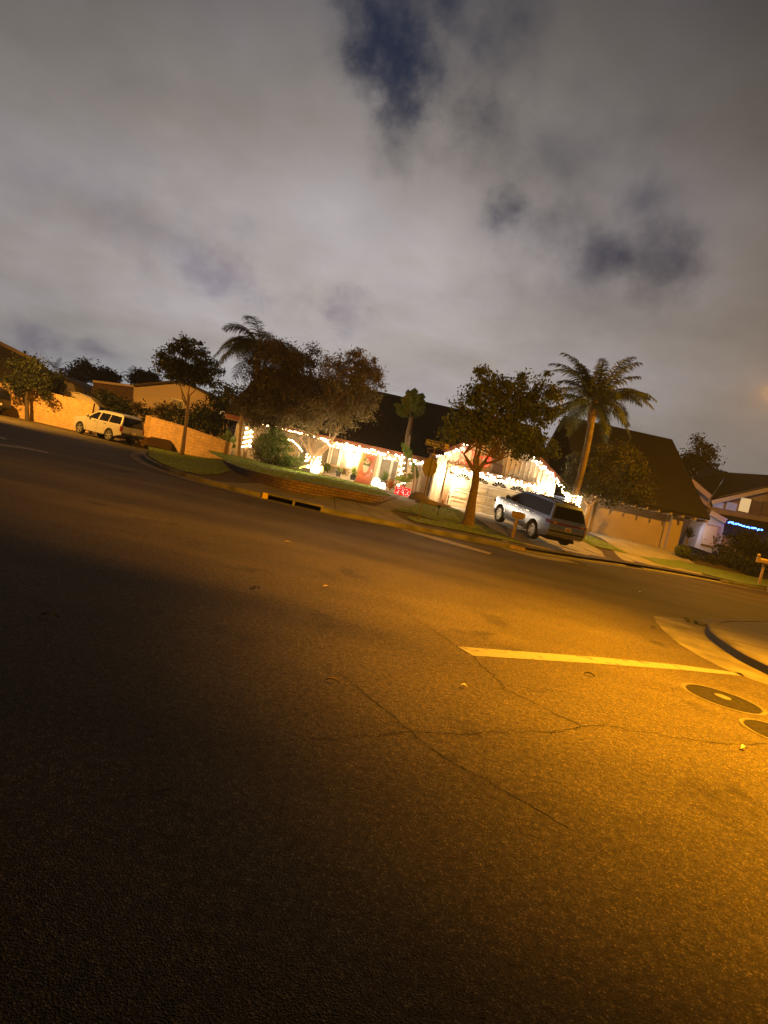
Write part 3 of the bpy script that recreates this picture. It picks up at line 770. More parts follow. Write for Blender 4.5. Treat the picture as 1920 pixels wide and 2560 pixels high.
def wx(px, py): return at(px, py, Y=YW).x
def wz(px, py): return at(px, py, Y=YW).z
zt, zb = FL + 2.15, FL + 0.72
def window(x0, x1, z0, z1, y=YW, glass='curtain', fr='white', fw=0.07):
    f = MB()
    for q in ((x0 - fw, x1 + fw, z0 - fw, z0), (x0 - fw, x1 + fw, z1, z1 + fw), (x0 - fw, x0, z0, z1), (x1, x1 + fw, z0, z1)):
        f.box(q[0], q[1], y - 0.06, y - 0.002, q[2], q[3])
    o = build('window', MB().box(x0, x1, y - 0.03, y - 0.004, z0, z1), glass, hs)
    build('frame', f, fr, o); return o
window(wx(806, 1135), wx(820, 1138), zb, zt); window(wx(829, 1140), wx(846, 1144), zb, zt); window(wx(853, 1146), wx(869, 1149), zb, zt)
window(wx(953, 1160), wx(976, 1165), zb - 0.1, zt); window(wx(981, 1170), wx(992, 1174), zb - 0.1, zt)
window(wx(752, 1124), wx(768, 1128), zb, zt)
# front door
dx0, dx1 = wx(892, 1190), wx(930, 1190)
dx1 = dx0 + 0.98; dz0, dz1 = FL + 0.1, FL + 2.22
mb = MB().box(dx0, dx1, YW - 0.07, YW - 0.01, dz0, dz1)
mb.box(dx0 + 0.08, dx1 - 0.08, YW - 0.082, YW - 0.071, dz0 + 0.08, dz0 + 0.16)
for a, b in ((dx0 + 0.12, (dx0 + dx1) / 2 - 0.05), ((dx0 + dx1) / 2 + 0.05, dx1 - 0.12)):
    mb.box(a, b, YW - 0.085, YW - 0.071, dz0 + 0.2, dz0 + 0.68)
fd = build('front_door', mb, 'doorwood', hs, bevel=0.008)
cxd = (dx0 + dx1) / 2
mb = MB(); P = [(cxd + 0.23 * math.cos(a), YW - 0.088, dz0 + 1.35 + 0.56 * math.sin(a)) for a in [2 * PI * k / 28 for k in range(28)]]
mb.prism(P, (0, 0.012, 0)); build('oval_glass', mb, 'doorglass', fd)
mb = MB().tube([(cxd + 0.25 * math.cos(2 * PI * k / 28), YW - 0.09, dz0 + 1.35 + 0.58 * math.sin(2 * PI * k / 28)) for k in range(29)], 0.022, 6, False)
build('oval_moulding', mb, 'doorwood', fd)
build('handle', MB().tube([(dx1 - 0.08, YW - 0.13, dz0 + 0.95), (dx1 - 0.08, YW - 0.14, dz0 + 1.12)], 0.018, 8), 'chrome', fd)
mb = MB(); 
for q in ((dx0 - 0.12, dx0, dz0, dz1 + 0.1), (dx1, dx1 + 0.12, dz0, dz1 + 0.1), (dx0, dx1, dz1, dz1 + 0.1)): mb.box(q[0], q[1], YW - 0.06, YW - 0.001, q[2], q[3])
build('door_frame', mb, 'tan_trim', hs)
mb = MB().box(dx0 - 0.3, dx1 + 0.35, YW - 0.75, YW - 0.002, 0.4, FL + 0.09); build('door_step', mb, 'concrete', hs)
# pale posts and panels along the entry
for pxa in (948,):
    x = wx(pxa, 1160); build('porch_post', MB().box(x - 0.07, x + 0.07, YW - 0.5, YW - 0.38, 0.5, 3.26), 'white', hs)
x = wx(1042, 1195); build('porch_post', MB().box(x - 0.09, x + 0.09, EY - 0.1, EY + 0.08, 0.45, 3.27), 'greywall', hs)
xa, xb = wx(1047, 1190), wx(1075, 1195)
mb = MB().box(xa, xb, YW - 0.6, YW - 0.002, 0.4, 3.24)
for k in range(4): mb.box(xa + 0.1 + k * 0.2, xa + 0.13 + k * 0.2, YW - 0.618, YW - 0.601, 0.7, 3.2)
build('entry_panel', mb, 'siding', hs)
build('panel_base', MB().box(xa - 0.06, xb + 0.06, YW - 0.7, YW - 0.62, 0.4, 0.95), 'concrete', hs)

# wall lanterns
def sconce(p, nrm=(0, -1, 0), power=60):
    p = Vector(p); n = Vector(nrm); c = p + n * 0.16
    o = build('wall_lantern', MB().bar(p, p + n * 0.03, 0.12, 0.2).tube([p + n * 0.03 + Vector((0, 0, 0.1)), c + Vector((0, 0, 0.2)), c + Vector((0, 0, 0.16))], 0.012, 6).lathe([(0.02, 0.2), (0.1, 0.14), (0.11, 0.12), (0.02, 0.13)], c, 10).lathe([(0.07, -0.15), (0.08, -0.13), (0.02, -0.14)], c, 10), 'plastic', hs)
    build('lamp_glass', MB().lathe([(0.05, -0.12), (0.085, 0.1), (0.05, 0.11)], c, 10), 'lampglass', o)
    lamp('wall_lantern_light', 'POINT', tuple(c + n * 0.2), power, WARM, 0.09)
sconce((wx(884, 1138), YW, FL + 1.9), power=480)
sconce((wx(1108, 1192), YW, FL + 1.75), power=1300)
sconce((at(1366, 1222, Y=YG).x, YG, FL + 1.95), power=800)
sconce((gx0 + 0.02 - 0.25, YG - 0.18, FL + 1.9), power=650)

# ------------------------------------------------------------------ light strings
bulb_me = None
def strand(name, label, pts, spacing, r=0.045, mat_='bulb', drop=None, jit=0.02, wire=True, group='holiday light strings', cat='light string', every=None):
    global bulb_me
    P = [Vector(p) for p in pts]
    t = thing(name, label, cat, P[0], group)
    L0 = P[0]
    if wire:
        build('wire', MB().tube(P, 0.008, 5), 'wire', t)
    mb = MB().ico((0, 0, 0), r, 1, (1, 1, 1.15))
    me = bpy.data.meshes.new('bulb'); me.from_pydata(mb.v, [], mb.f); me.materials.append(MT[mat_])
    for p in me.polygons: p.use_smooth = True
    acc = 0.0; cnt = 0; seg = []
    for a, b in zip(P[:-1], P[1:]):
        l = (b - a).length; s = spacing - acc
        while s <= l and cnt < 99:
            q = a.lerp(b, s / l)
            q += Vector((rnd.gauss(0, jit), rnd.gauss(0, jit), rnd.gauss(0, jit)))
            if drop: q.z -= rnd.uniform(*drop)
            o = bpy.data.objects.new('bulb', me); COL.objects.link(o); o.parent = t; o.location = q - L0
            cnt += 1; s += spacing
        acc = (acc + l) % spacing
    return t
def helix(a, b, r0, r1, turns, n=60, ph=0):
    a, b = Vector(a), Vector(b); d = (b - a).normalized(); u = d.cross(Vector((0, 1, 0))).normalized(); v = d.cross(u)
    return [a.lerp(b, k / n) + (u * math.cos(ph + 2 * PI * turns * k / n) + v * math.sin(ph + 2 * PI * turns * k / n)) * (r0 + (r1 - r0) * k / n) for k in range(n + 1)]
ye = EY - 0.1
exl, exr = at(838, 1110, Y=ye).x, 2.1
strand('icicle_lights', 'dense white icicle lights under the eave above the front door', [(exl, ye, EZM - 0.22), ((exl + exr) / 2, ye, EZM - 0.24), (exr - 0.15, ye, EZM - 0.26)], 0.078, 0.036, 'bulbcool', (0.0, 0.40), 0.04)
a, b = at(650, 1079, Y=ye), at(832, 1122, Y=ye)
strand('light_string', 'single row of warm lights along the eave behind the big shaggy tree', [(a.x, ye, EZM - 0.2), ((a.x + b.x) / 2, ye, EZM - 0.24), (exl - 0.3, ye, EZM - 0.3)], 0.13, 0.045)
zg = 3.36
strand('icicle_lights', 'white icicle lights hanging along the top of the garage door', [(gx0 - 0.4, YG - 0.2, zg), (gx1 + 0.55, YG - 0.2, zg)], 0.085, 0.038, 'bulbcool', (0.02, 0.36), 0.05)
def rake(x): return EZ + SLP * ((x - 2.2) if x < AX else (2 * AX - 2.2 - x)) - 0.26
strand('icicle_lights', 'white lights down the right slope of the garage gable', [(x, GY0 - 0.12, rake(x)) for x in (8.55, 9.6, 10.6, 11.1)], 0.07, 0.038, 'bulbcool', (0.0, 0.32), 0.04)
strand('icicle_lights', 'short bunch of white lights on the left slope of the garage gable', [(x, GY0 - 0.12, rake(x)) for x in (2.4, 3.0, 3.9, 4.6)], 0.1, 0.038, 'bulbcool', (0.0, 0.34), 0.05)
# figures and decorations
def lit_figure(name, label, px, py, Y, prof, mat_, power=0, sc_=1):
    p = at(px, py, Y=Y); t = thing(name, label, 'lit decoration', p)
    build('body', MB().lathe([(r * sc_, z * sc_) for r, z in prof], p, 18), mat_, t, True)
    if power: lamp('decoration_light', 'POINT', (p.x - 0.4, p.y - 1.8, p.z + 1.1), power, WARM, 0.2)
    return t, p
FIG = [(0.2, 0), (0.34, 0.06), (0.37, 0.28), (0.28, 0.5), (0.2, 0.58), (0.24, 0.7), (0.22, 0.86), (0.12, 0.98), (0.15, 1.02), (0.06, 1.16), (0.02, 1.2)]
t, p = lit_figure('lit_figure', 'tall glowing white figure on the lawn at the foot of the light-wrapped tree', 786, 1183, 39.0, FIG, 'glow', 330, 0.85)
build('arm', MB().tube([p + Vector((-0.3, -0.05, 0.5)), p + Vector((-0.42, -0.12, 0.32))], [0.07, 0.05], 8), 'glow', t, True)
build('arm', MB().tube([p + Vector((0.3, -0.05, 0.5)), p + Vector((0.42, -0.12, 0.32))], [0.07, 0.05], 8), 'glow', t, True)
t, p = lit_figure('lit_candle', 'small glowing yellow candle right of the tall white figure', 802, 1180, 39.2, [(0.09, 0), (0.13, 0.04), (0.12, 0.22), (0.08, 0.33), (0.03, 0.4)], 'glowyellow')
t, p = lit_figure('lit_figure', 'wide glowing white figure on the step left of the spiky plant', 938, 1216, 40.8, [(0.22, 0), (0.36, 0.05), (0.38, 0.3), (0.28, 0.48), (0.3, 0.56), (0.18, 0.68), (0.03, 0.74)], 'glow', 330, 0.85)
t, p = lit_figure('lit_figure', 'low glowing white figure touching the red gift box side', 955, 1222, 40.6, [(0.2, 0), (0.3, 0.05), (0.3, 0.24), (0.2, 0.4), (0.22, 0.46), (0.04, 0.56)], 'glow', 0, 0.8)
o = tag(t, 'low glowing white figure in front of the coppery plant', 'lit decoration')
# row of small lawn lights left of the tall figure
for k, (px, py, s) in enumerate(((749, 1174, 0.8), (754, 1172, 0.8), (760, 1171, 1.0), (769, 1171, 1.7), (775, 1168, 0.9))):
    p = at(px, py + 2, Y=38.8)
    t = thing('lawn_light', ('leftmost', 'second', 'third', 'largest', 'rightmost')[k] + ' globe in the row of lawn lights left of the white figure', 'lawn light', p, 'row of lawn lights')
    build('stake', MB().tube([p, p + Vector((0, 0, 0.12))], 0.01, 6), 'plastic', t)
    build('globe', MB().ico((p.x, p.y, p.z + 0.17), 0.075 * s, 2), 'glowyellow' if k != 3 else 'glow', t, True)
# red lit box
p = at(1004, 1238, Y=39.6)
t = thing('gift_box', 'red glowing gift box with pink lights at the foot of the tall paddle-leaf plant', 'gift box', p)
build('box', MB().box(p.x - 0.5, p.x + 0.5, p.y - 0.35, p.y + 0.35, p.z, p.z + 0.55), 'redbox', t, bevel=0.04)
build('ribbon', MB().box(p.x - 0.07, p.x + 0.07, p.y - 0.36, p.y + 0.36, p.z - 0.001, p.z + 0.56), 'red', t)
mb = MB()
for k in range(26): mb.ico((p.x + rnd.uniform(-0.46, 0.46), p.y - 0.37, p.z + rnd.uniform(0.06, 0.5)), 0.022, 1)
m_ = emis('pink_bulb', (1.0, 0.35, 0.35), 6); build('lights', mb, m_, t)
lamp('gift_box_light', 'POINT', (p.x, p.y - 0.7, p.z + 0.4), 14, (1, 0.04, 0.03), 0.15)
# red rope-light figure on the gable behind the street tree
p = Vector((at(1188, 1145, Y=YG - 0.1).x, YG - 0.07, at(1188, 1145, Y=YG).z))
t = thing('rope_light_figure', 'red rope-light figure on the garage gable, half hidden by the street tree trunk', 'lit decoration', p)
pts = [(-1.05, -0.32), (-0.75, -0.42), (0.5, -0.42), (0.95, -0.3), (1.05, 0.05), (0.8, 0.3), (0.55, 0.12), (-0.1, 0.16), (-0.35, 0.5), (-0.75, 0.55), (-0.95, 0.2), (-1.05, -0.32)]
build('rope_light', MB().tube([p + Vector((a, 0, b)) for a, b in pts], 0.028, 6, False), 'bulbred', t, True)
build('ornament', MB().ico((p.x + 0.88, p.y - 0.02, p.z + 0.12), 0.17, 2, (1, 0.5, 1)), 'bulbred', t, True)
lamp('rope_light_glow', 'POINT', (p.x - 0.75, p.y - 0.5, p.z + 0.15), 13, (1, 0.07, 0.03), 0.2)
# wreath on the door
p = Vector((cxd + 0.03, YW - 0.13, dz0 + 1.62))
t = thing('wreath', 'leafy wreath with a red bow hanging on the red front door', 'wreath', p)
mb = MB()
for k in range(170):
    a = rnd.uniform(0, 2 * PI); c = p + Vector((0.25 * math.cos(a) + rnd.gauss(0, 0.035), rnd.gauss(0, 0.02), 0.25 * math.sin(a) + rnd.gauss(0, 0.035)))
    d = Vector((rnd.gauss(0, 1), rnd.gauss(0, 0.5), rnd.gauss(0, 1))).normalized() * 0.07; e_ = d.cross(Vector((rnd.gauss(0, 1), 1, rnd.gauss(0, 1)))).normalized() * 0.02
    mb.poly([c - d, c + e_, c + d, c - e_])
build('leaves', mb, 'leaf_green', t, norm=False)
q = p + Vector((0.1, -0.05, 0.2))
build('bow', MB().ico(q + Vector((-0.1, 0, 0.03)), 0.1, 1, (1, 0.4, 0.6)).ico(q + Vector((0.1, 0, 0.03)), 0.1, 1, (1, 0.4, 0.6)).ico(q, 0.05, 1).bar(q, q + Vector((-0.09, 0, -0.25)), 0.05, 0.01, (0, 1, 0)).bar(q, q + Vector((0.09, 0, -0.25)), 0.05, 0.01, (0, 1, 0)), 'red', t)
# bench under the window
p = at(841, 1181, Y=41.3); b = p
t = thing('bench', 'pale wooden bench with a thick top standing under the left window', 'bench', p)
w2 = 0.95
build('seat', MB().box(b.x - w2, b.x + w2, b.y - 0.25, b.y + 0.25, b.z + 0.34, b.z + 0.46), 'wood_pale', t, bevel=0.01)
for s in (-1, 1): build('leg', MB().box(b.x + s * 0.75 - 0.1, b.x + s * 0.75 + 0.1, b.y - 0.2, b.y + 0.2, b.z - 0.1, b.z + 0.338), 'wood_pale', t)
build('back_panel', MB().box(b.x - 0.65, b.x + 0.65, b.y + 0.1, b.y + 0.16, b.z - 0.05, b.z + 0.336), 'greywall', t)

# raised lawn with its low brick wall
BW = [att(560, 1156, .02), att(590, 1175, .02), att(620, 1193, .02), at(700, 1221, z=.32), at(780, 1240, z=.3), at(860, 1252, z=.33), at(925, 1259, z=.42), at(965, 1257, z=.52), at(983, 1250, z=.6), at(985, 1245, z=.66)]
TOPZ = [0.62, .66, .7, .74, .78, .8, .8, .8, .78, .76]
bp = [Vector((p.x, p.y, 0)) for p in BW]
BS = smooth_path([(p.x, p.y) for p in bp], 4)
def topz(i):
    f_ = i / 4; k = min(int(f_), len(TOPZ) - 2); return TOPZ[k] + (TOPZ[k + 1] - TOPZ[k]) * (f_ - k)
n = len(BS); A = off_path(BS, 0); B = off_path(BS, 0.2)
if kdist(B[n // 2].x, B[n // 2].y) < kdist(A[n // 2].x, A[n // 2].y): B = off_path(BS, -0.2)
mb = MB(); rows = [[(p.x, p.y, H(p.x, p.y) - 0.2) for p in A], [(p.x, p.y, topz(i)) for i, p in enumerate(A)], [(p.x, p.y, topz(i)) for i, p in enumerate(B)], [(p.x, p.y, H(p.x, p.y) - 0.2) for p in B]]
mb.add([v for r in rows for v in r], [(r * n + i, r * n + i + 1, (r + 1) * n + i + 1, (r + 1) * n + i) for r in range(3) for i in range(n - 1)] + [(0, n, 2 * n, 3 * n), (n - 1, 2 * n - 1, 3 * n - 1, 4 * n - 1)])
tag(build('retaining_wall', mb, 'brick'), 'low curved brick wall holding up the front lawn', 'retaining wall')
def lawnz(x, y):
    d = min(range(n), key=lambda i: (B[i].x - x) ** 2 + (B[i].y - y) ** 2)
    dd = math.hypot(B[d].x - x, B[d].y - y)
    return topz(d) - 0.02 + (0.82 - topz(d)) * sstep(0, 8, dd) + 0.05 * sstep(0, 1.2, dd)
lw = [(p.x, p.y) for p in B] + [(-0.9, 41.0), (-2.0, 41.6), (-11.5, 41.6), (-12.0, 38.5)]
LAWN1 = lw
struct('lawn', drape(lw, lawnz, 0, 0.7), 'lawn', norm=False)
# other patches of grass
def grass_px(pxs, extra=None, off=0.03):
    P = [att(*p) for p in pxs]; P = [(p.x, p.y) for p in P]
    if extra: P += extra
    struct('lawn', drape(P, H, off, 0.5), 'lawn', norm=False); return P
G2 = grass_px([(1032, 1266), (1062, 1259), (1110, 1264), (1146, 1277), (1163, 1291), (1172, 1304), (1180, 1312), (1130, 1309), (1080, 1299), (1040, 1287), (985, 1276), (1005, 1270)])
G3 = grass_px([(1016, 1296), (1024, 1292), (1060, 1298), (1110, 1306), (1165, 1314), (1200, 1312), (1222, 1322), (1262, 1337), (1290, 1352), (1312, 1364), (1285, 1357), (1180, 1334), (1090, 1316), (1040, 1306)])
G4 = grass_px([(368, 1124), (420, 1113), (470, 1126), (545, 1147), (560, 1160), (575, 1178), (550, 1186), (500, 1188), (450, 1178), (400, 1158), (372, 1142)])
G5 = grass_px([(1446, 1340), (1462, 1338), (1490, 1346), (1525, 1362), (1560, 1380), (1572, 1385), (1540, 1378), (1480, 1365), (1452, 1352)])
struct('walkway', drape([(p.x, p.y) for p in (att(990, 1249), att(1000, 1240), att(1020, 1240), att(1055, 1247), att(1066, 1254), att(1055, 1262), att(1025, 1270), att(985, 1276), att(960, 1280), att(915, 1272), att(945, 1264))], H, 0.012, 0.6), 'concrete', norm=False)
G6 = grass_px([(1600, 1392), (1700, 1402), (1800, 1425), (1925, 1452), (1925, 1468), (1850, 1458), (1750, 1432), (1650, 1412)])
# grass blades
def blades(polys, fns, dens, h):
    V = []; Q = []
    for poly, fn in zip(polys, fns):
        P = np.array(poly); mn, mx_ = P.min(0), P.max(0); area = abs(0.5 * np.sum(P[:, 0] * np.roll(P[:, 1], -1) - P[:, 1] * np.roll(P[:, 0], -1)))
        k = int(area * dens); got = 0
        while got < k:
            x, y = rnd.uniform(mn[0], mx_[0]), rnd.uniform(mn[1], mx_[1])
            ins = False; j = len(poly) - 1
            for i in range(len(poly)):
                if (poly[i][1] > y) != (poly[j][1] > y) and x < (poly[j][0] - poly[i][0]) * (y - poly[i][1]) / (poly[j][1] - poly[i][1]) + poly[i][0]: ins = not ins
                j = i
            if not ins: continue
            got += 1; z = fn(x, y); a = rnd.uniform(0, 2 * PI); hh = h * rnd.uniform(0.5, 1.3); ww = 0.014
            lx, ly = rnd.gauss(0, 0.03), rnd.gauss(0, 0.03); o = len(V)
            V.extend([(x - ww * math.cos(a), y - ww * math.sin(a), z), (x + ww * math.cos(a), y + ww * math.sin(a), z), (x + lx + 0.003, y + ly, z + hh), (x + lx - 0.003, y + ly, z + hh)]); Q.append((o, o + 1, o + 2, o + 3))
    o = np_mesh('grass', np.array(V), np.array(Q), 'grass'); return tag(o, 'short green grass of the front lawns', 'grass', None, 'stuff')
cacheH = {}
def Hq(x, y):
    k = (round(x * 2), round(y * 2))
    if k not in cacheH: cacheH[k] = H(k[0] / 2, k[1] / 2)
    return cacheH[k] + 0.02
blades([LAWN1, G2, G3, G4, G5], [lambda x, y: lawnz(x, y) - 0.005] + [Hq] * 4, 90, 0.055)
# ------------------------------------------------------------------ plants
def leaf_cloud(name, blobs, n, size, material, parent, clumps=0, sig=0.25, aspect=2.2, shell=0.55, droop=0.0, name2=None):
    """leaf-sized faces scattered through ellipsoid blobs, gathered in clumps. blobs: (centre, radii)"""
    vol = np.array([b[1][0] * b[1][1] * b[1][2] for b in blobs]) ** 0.7; vol /= vol.sum()
    def sample(k):
        w = nrg.choice(len(blobs), size=k, p=vol)
        d = nrg.normal(size=(k, 3)); d /= np.linalg.norm(d, axis=1)[:, None]
        rr = nrg.random(k) ** (1 / 3); rr = shell * (1 - (1 - rr) * 0.45) + (1 - shell) * rr
        C = np.array([tuple(b[0]) for b in blobs])[w]; Rr = np.array([b[1] for b in blobs])[w]
        return C + d * rr[:, None] * Rr
    if clumps:
        cc = sample(clumps); i = nrg.integers(0, clumps, n)
        s = sig * nrg.uniform(0.5, 1.4, clumps)[i]
        P = cc[i] + nrg.normal(size=(n, 3)) * s[:, None] * np.array([1, 1, 0.75])
    else: P = sample(n)
    a = nrg.normal(size=(n, 3)); a[:, 2] -= droop; a /= np.linalg.norm(a, axis=1)[:, None]
    b = np.cross(a, nrg.normal(size=(n, 3))); b /= np.linalg.norm(b, axis=1)[:, None]
    l = size * nrg.uniform(0.6, 1.35, n)[:, None]
    A = a * l / 2; B = b * l / (2 * aspect)
    V = np.stack([P - A, P + B, P + A, P - B], 1).reshape(-1, 3)
    return np_mesh(name, V, np.arange(4 * n).reshape(n, 4), material, parent)

def blob(px, py, Y, rx, rz=None, ry=None):
    c = at(px, py, Y=Y); k = Y / F
    rz = rz or rx; return (c, (rx * k, (ry or (rx + rz) / 2) * k, rz * k))

def limbs(mb, start, ends, r0, r1, bend=0.15):
    for e_ in ends:
        s, e2 = Vector(start), Vector(e_); m = s.lerp(e2, 0.5) + Vector((rnd.gauss(0, bend), rnd.gauss(0, bend), abs(rnd.gauss(0, bend))))
        mb.tube([s, m, e2], [r0, (r0 + r1) / 2, r1], 7)
    return mb

def tree(name, label, base, pts, rads, bark, ends, blobs, n, size, leaf, clumps, sig, group=None, twigs=10, aspect=2.2, droop=0, lr=0.6, cat='tree'):
    base = Vector(base); t = thing(name, label, cat, base, group)
    P = [base - Vector((0, 0, 0.25))] + [Vector(p) for p in pts]
    mb = MB().tube(P, [rads[0] * 1.25] + rads, 10)
    top = P[-1]
    limbs(mb, top, ends, rads[-1] * 0.7, rads[-1] * 0.22)
    # finer branches running out into the crown
    for k in range(twigs):
        b = blobs[rnd.randrange(len(blobs))]; d = Vector((rnd.gauss(0, 1), rnd.gauss(0, 1), rnd.gauss(0, 1))).normalized()
        e2 = Vector(b[0]) + Vector((d.x * b[1][0], d.y * b[1][1], d.z * b[1][2])) * rnd.uniform(0.7, 1.08)
        s = Vector(ends[rnd.randrange(len(ends))]) if ends else top
        mb.tube([s, s.lerp(e2, 0.5) + Vector((0, 0, rnd.uniform(0, 0.2))), e2], [rads[-1] * 0.2, rads[-1] * 0.12, 0.006], 5)
    build('trunk', mb, bark, t, True)
    leaf_cloud('crown', blobs, n, size, leaf, t, clumps, sig, aspect, lr, droop)
    return t

A = lambda px, py, Y: at(px, py, Y=Y)
# street tree by the driveway
b0 = att(1168, 1312); Yt = b0.y
tree('street_tree', 'leafy forked street tree on the grass strip left of the silver car', b0,
     [b0 + Vector((0.02, 0, 0.25)), A(1180, 1250, Yt), A(1187, 1215, Yt), A(1191, 1185, Yt)], [0.25, 0.19, 0.165, 0.16], 'bark',
     [A(1160, 1135, Yt - 0.3), A(1192, 1120, Yt + 0.2), A(1225, 1135, Yt - 0.3), A(1250, 1150, Yt - 0.5), A(1205, 1110, Yt + 0.8)],
     [blob(1225, 1030, Yt, 85, 75), blob(1160, 1060, Yt, 58, 50), blob(1325, 1055, Yt, 68, 62), blob(1210, 960, Yt, 40, 32), blob(1310, 975, Yt, 52, 36), blob(1365, 1000, Yt - .3, 38, 45), blob(1130, 1085, Yt, 32, 30), blob(1270, 1110, Yt - .4, 70, 38), blob(1345, 1115, Yt, 45, 30), blob(1195, 925, Yt, 14, 14), blob(1362, 935, Yt, 16, 10), blob(1250, 1000, Yt + 1, 80, 60)],
     19000, 0.15, 'leaf_main', 330, 0.17, twigs=46, aspect=2.0)
mb = MB()
# left round street tree
b0 = att(453, 1138); Yt = b0.y
tree('street_tree', 'slim street tree with a dense round dark crown in front of the block wall end', b0,
     [b0 + Vector((0.02, 0, 0.3)), A(463, 1075, Yt), A(470, 1020, Yt)], [0.15, 0.11, 0.1], 'bark',
     [A(450, 965, Yt), A(478, 955, Yt), A(500, 965, Yt), A(455, 985, Yt + .3)],
     [blob(465, 905, Yt, 62, 44), blob(480, 872, Yt, 40, 26), blob(425, 925, Yt, 36, 26), blob(515, 930, Yt, 34, 36), blob(470, 935, Yt + .5, 60, 26), blob(405, 900, Yt, 18, 14)],
     14000, 0.18, 'leaf_dark', 190, 0.17, twigs=8)
# small tree in front of the far left wall
b0 = A(70, 1046, 45.4)
tree('small_tree', 'small dark tree close before the far left block wall', b0,
     [A(67, 1015, 45.4), A(66, 985, 45.4)], [0.14, 0.11, 0.09], 'bark_dark', [A(50, 950, 45.4), A(75, 945, 45.4), A(100, 960, 45.4)],
     [blob(65, 935, 45.2, 48, 36, 22), blob(95, 940, 45.2, 30, 24, 18), blob(40, 960, 45.2, 30, 22, 18), blob(75, 910, 45.2, 30, 18), blob(118, 985, 45.2, 22, 9)],
     3600, 0.22, 'leaf_dark', 90, 0.25, twigs=14)
# big shaggy tree in front of the house, wrapped in lights
b0 = A(786, 1186, 39.6)
tr = tree('shaggy_tree', 'wide shaggy tree before the house, its low forked trunk wrapped in lights', b0,
     [b0 + Vector((0, 0, 0.4)), A(782, 1146, 39.6)], [0.42, 0.36, 0.3], 'bark_pale',
     [A(750, 1095, 39.4), A(772, 1085, 39.6), A(822, 1108, 39.4), A(842, 1080, 39.3), A(795, 1080, 39.9)],
     [blob(865, 985, 39.5, 62, 56), blob(905, 960, 39.5, 40, 42), blob(880, 915, 39.5, 42, 32), blob(835, 935, 39.5, 38, 40), blob(930, 930, 39.3, 24, 22), blob(810, 1040, 39, 62, 42), blob(880, 1035, 39, 48, 32), blob(750, 1060, 39, 52, 26), blob(925, 1000, 39, 26, 22), blob(900, 893, 39.3, 12, 16), blob(872, 882, 39.3, 10, 16), blob(938, 908, 39.3, 14, 10), blob(850, 905, 39.3, 10, 14), blob(945, 960, 39.2, 12, 8)],
     19000, 0.25, 'leaf_olive', 400, 0.21, twigs=12, aspect=4.6, droop=0.4)
mb = MB()
for e_ in ((742, 1100), (828, 1100)):
    pass
# tall dense tree at its left
b0 = A(672, 1150, 40.5)
tree('dense_tree', 'tall dense dark tree rising left of the shaggy tree, covering the house end', b0,
     [A(678, 1110, 40.5), A(684, 1060, 40.5)], [0.2, 0.17, 0.15], 'bark_dark', [A(660, 1010, 40.5), A(690, 990, 40.5), A(715, 1010, 40.5), A(690, 940, 40.5)],
     [blob(690, 910, 40.5, 68, 62), blob(665, 985, 40.5, 46, 70), blob(720, 985, 40.5, 64, 62), blob(745, 930, 40.5, 40, 50), blob(690, 1035, 40, 60, 36), blob(640, 1040, 40.5, 30, 40), blob(755, 1010, 40, 50, 46), blob(775, 900, 40.5, 18, 30)],
     25000, 0.23, 'leaf_brown', 460, 0.25, twigs=14, aspect=3.2, droop=0.3)
# forked pale tree at the right of the driveway
b0 = att(1452, 1338); Yt = b0.y
tree('pale_trunk_tree', 'low tree with a pale forked trunk between the two driveways', b0,
     [A(1460, 1310, Yt), A(1468, 1285, Yt), A(1473, 1268, Yt)], [0.2, 0.17, 0.15, 0.15], 'bark_pale',
     [A(1463, 1245, Yt), A(1492, 1245, Yt), A(1482, 1230, Yt + .4), A(1505, 1232, Yt)],
     [blob(1530, 1190, Yt, 72, 56), blob(1470, 1195, Yt, 50, 46), blob(1590, 1205, Yt, 48, 46), blob(1500, 1150, Yt, 48, 36), blob(1560, 1150, Yt + .4, 56, 36), blob(1545, 1245, Yt, 55, 26), blob(1430, 1210, Yt, 28, 32), blob(1600, 1245, Yt, 35, 20), blob(1445, 1165, Yt, 30, 30)],
     17000, 0.15, 'leaf_mid', 280, 0.19, twigs=10, aspect=2.0)
# dark tree between the two right hand houses
b0 = A(1735, 1260, 62)
tree('dark_tree', 'dark tree standing behind the gap between the tan garage and the two-storey house', b0, [A(1742, 1210, 62)], [0.3, 0.25], 'bark_dark', [A(1730, 1170, 62), A(1755, 1165, 62)],
     [blob(1740, 1140, 62, 32, 36), blob(1722, 1165, 62, 28, 30), blob(1762, 1155, 62, 26, 34), blob(1745, 1185, 62, 42, 24), blob(1745, 1108, 62, 14, 14), blob(1778, 1125, 62, 8, 14)], 5200, 0.3, 'leaf_dark', 130, 0.36, twigs=10)
b0 = A(1655, 1300, 58)
tree('dark_tree', 'dark shrubby tree peeking over the ridge end of the tan garage house', b0, [A(1670, 1200, 58)], [0.2, 0.15], 'bark_dark', [A(1672, 1150, 58)],
     [blob(1667, 1128, 58, 14, 18), blob(1675, 1160, 58, 16, 26)], 900, 0.26, 'leaf_dark', 30, 0.24, twigs=6)
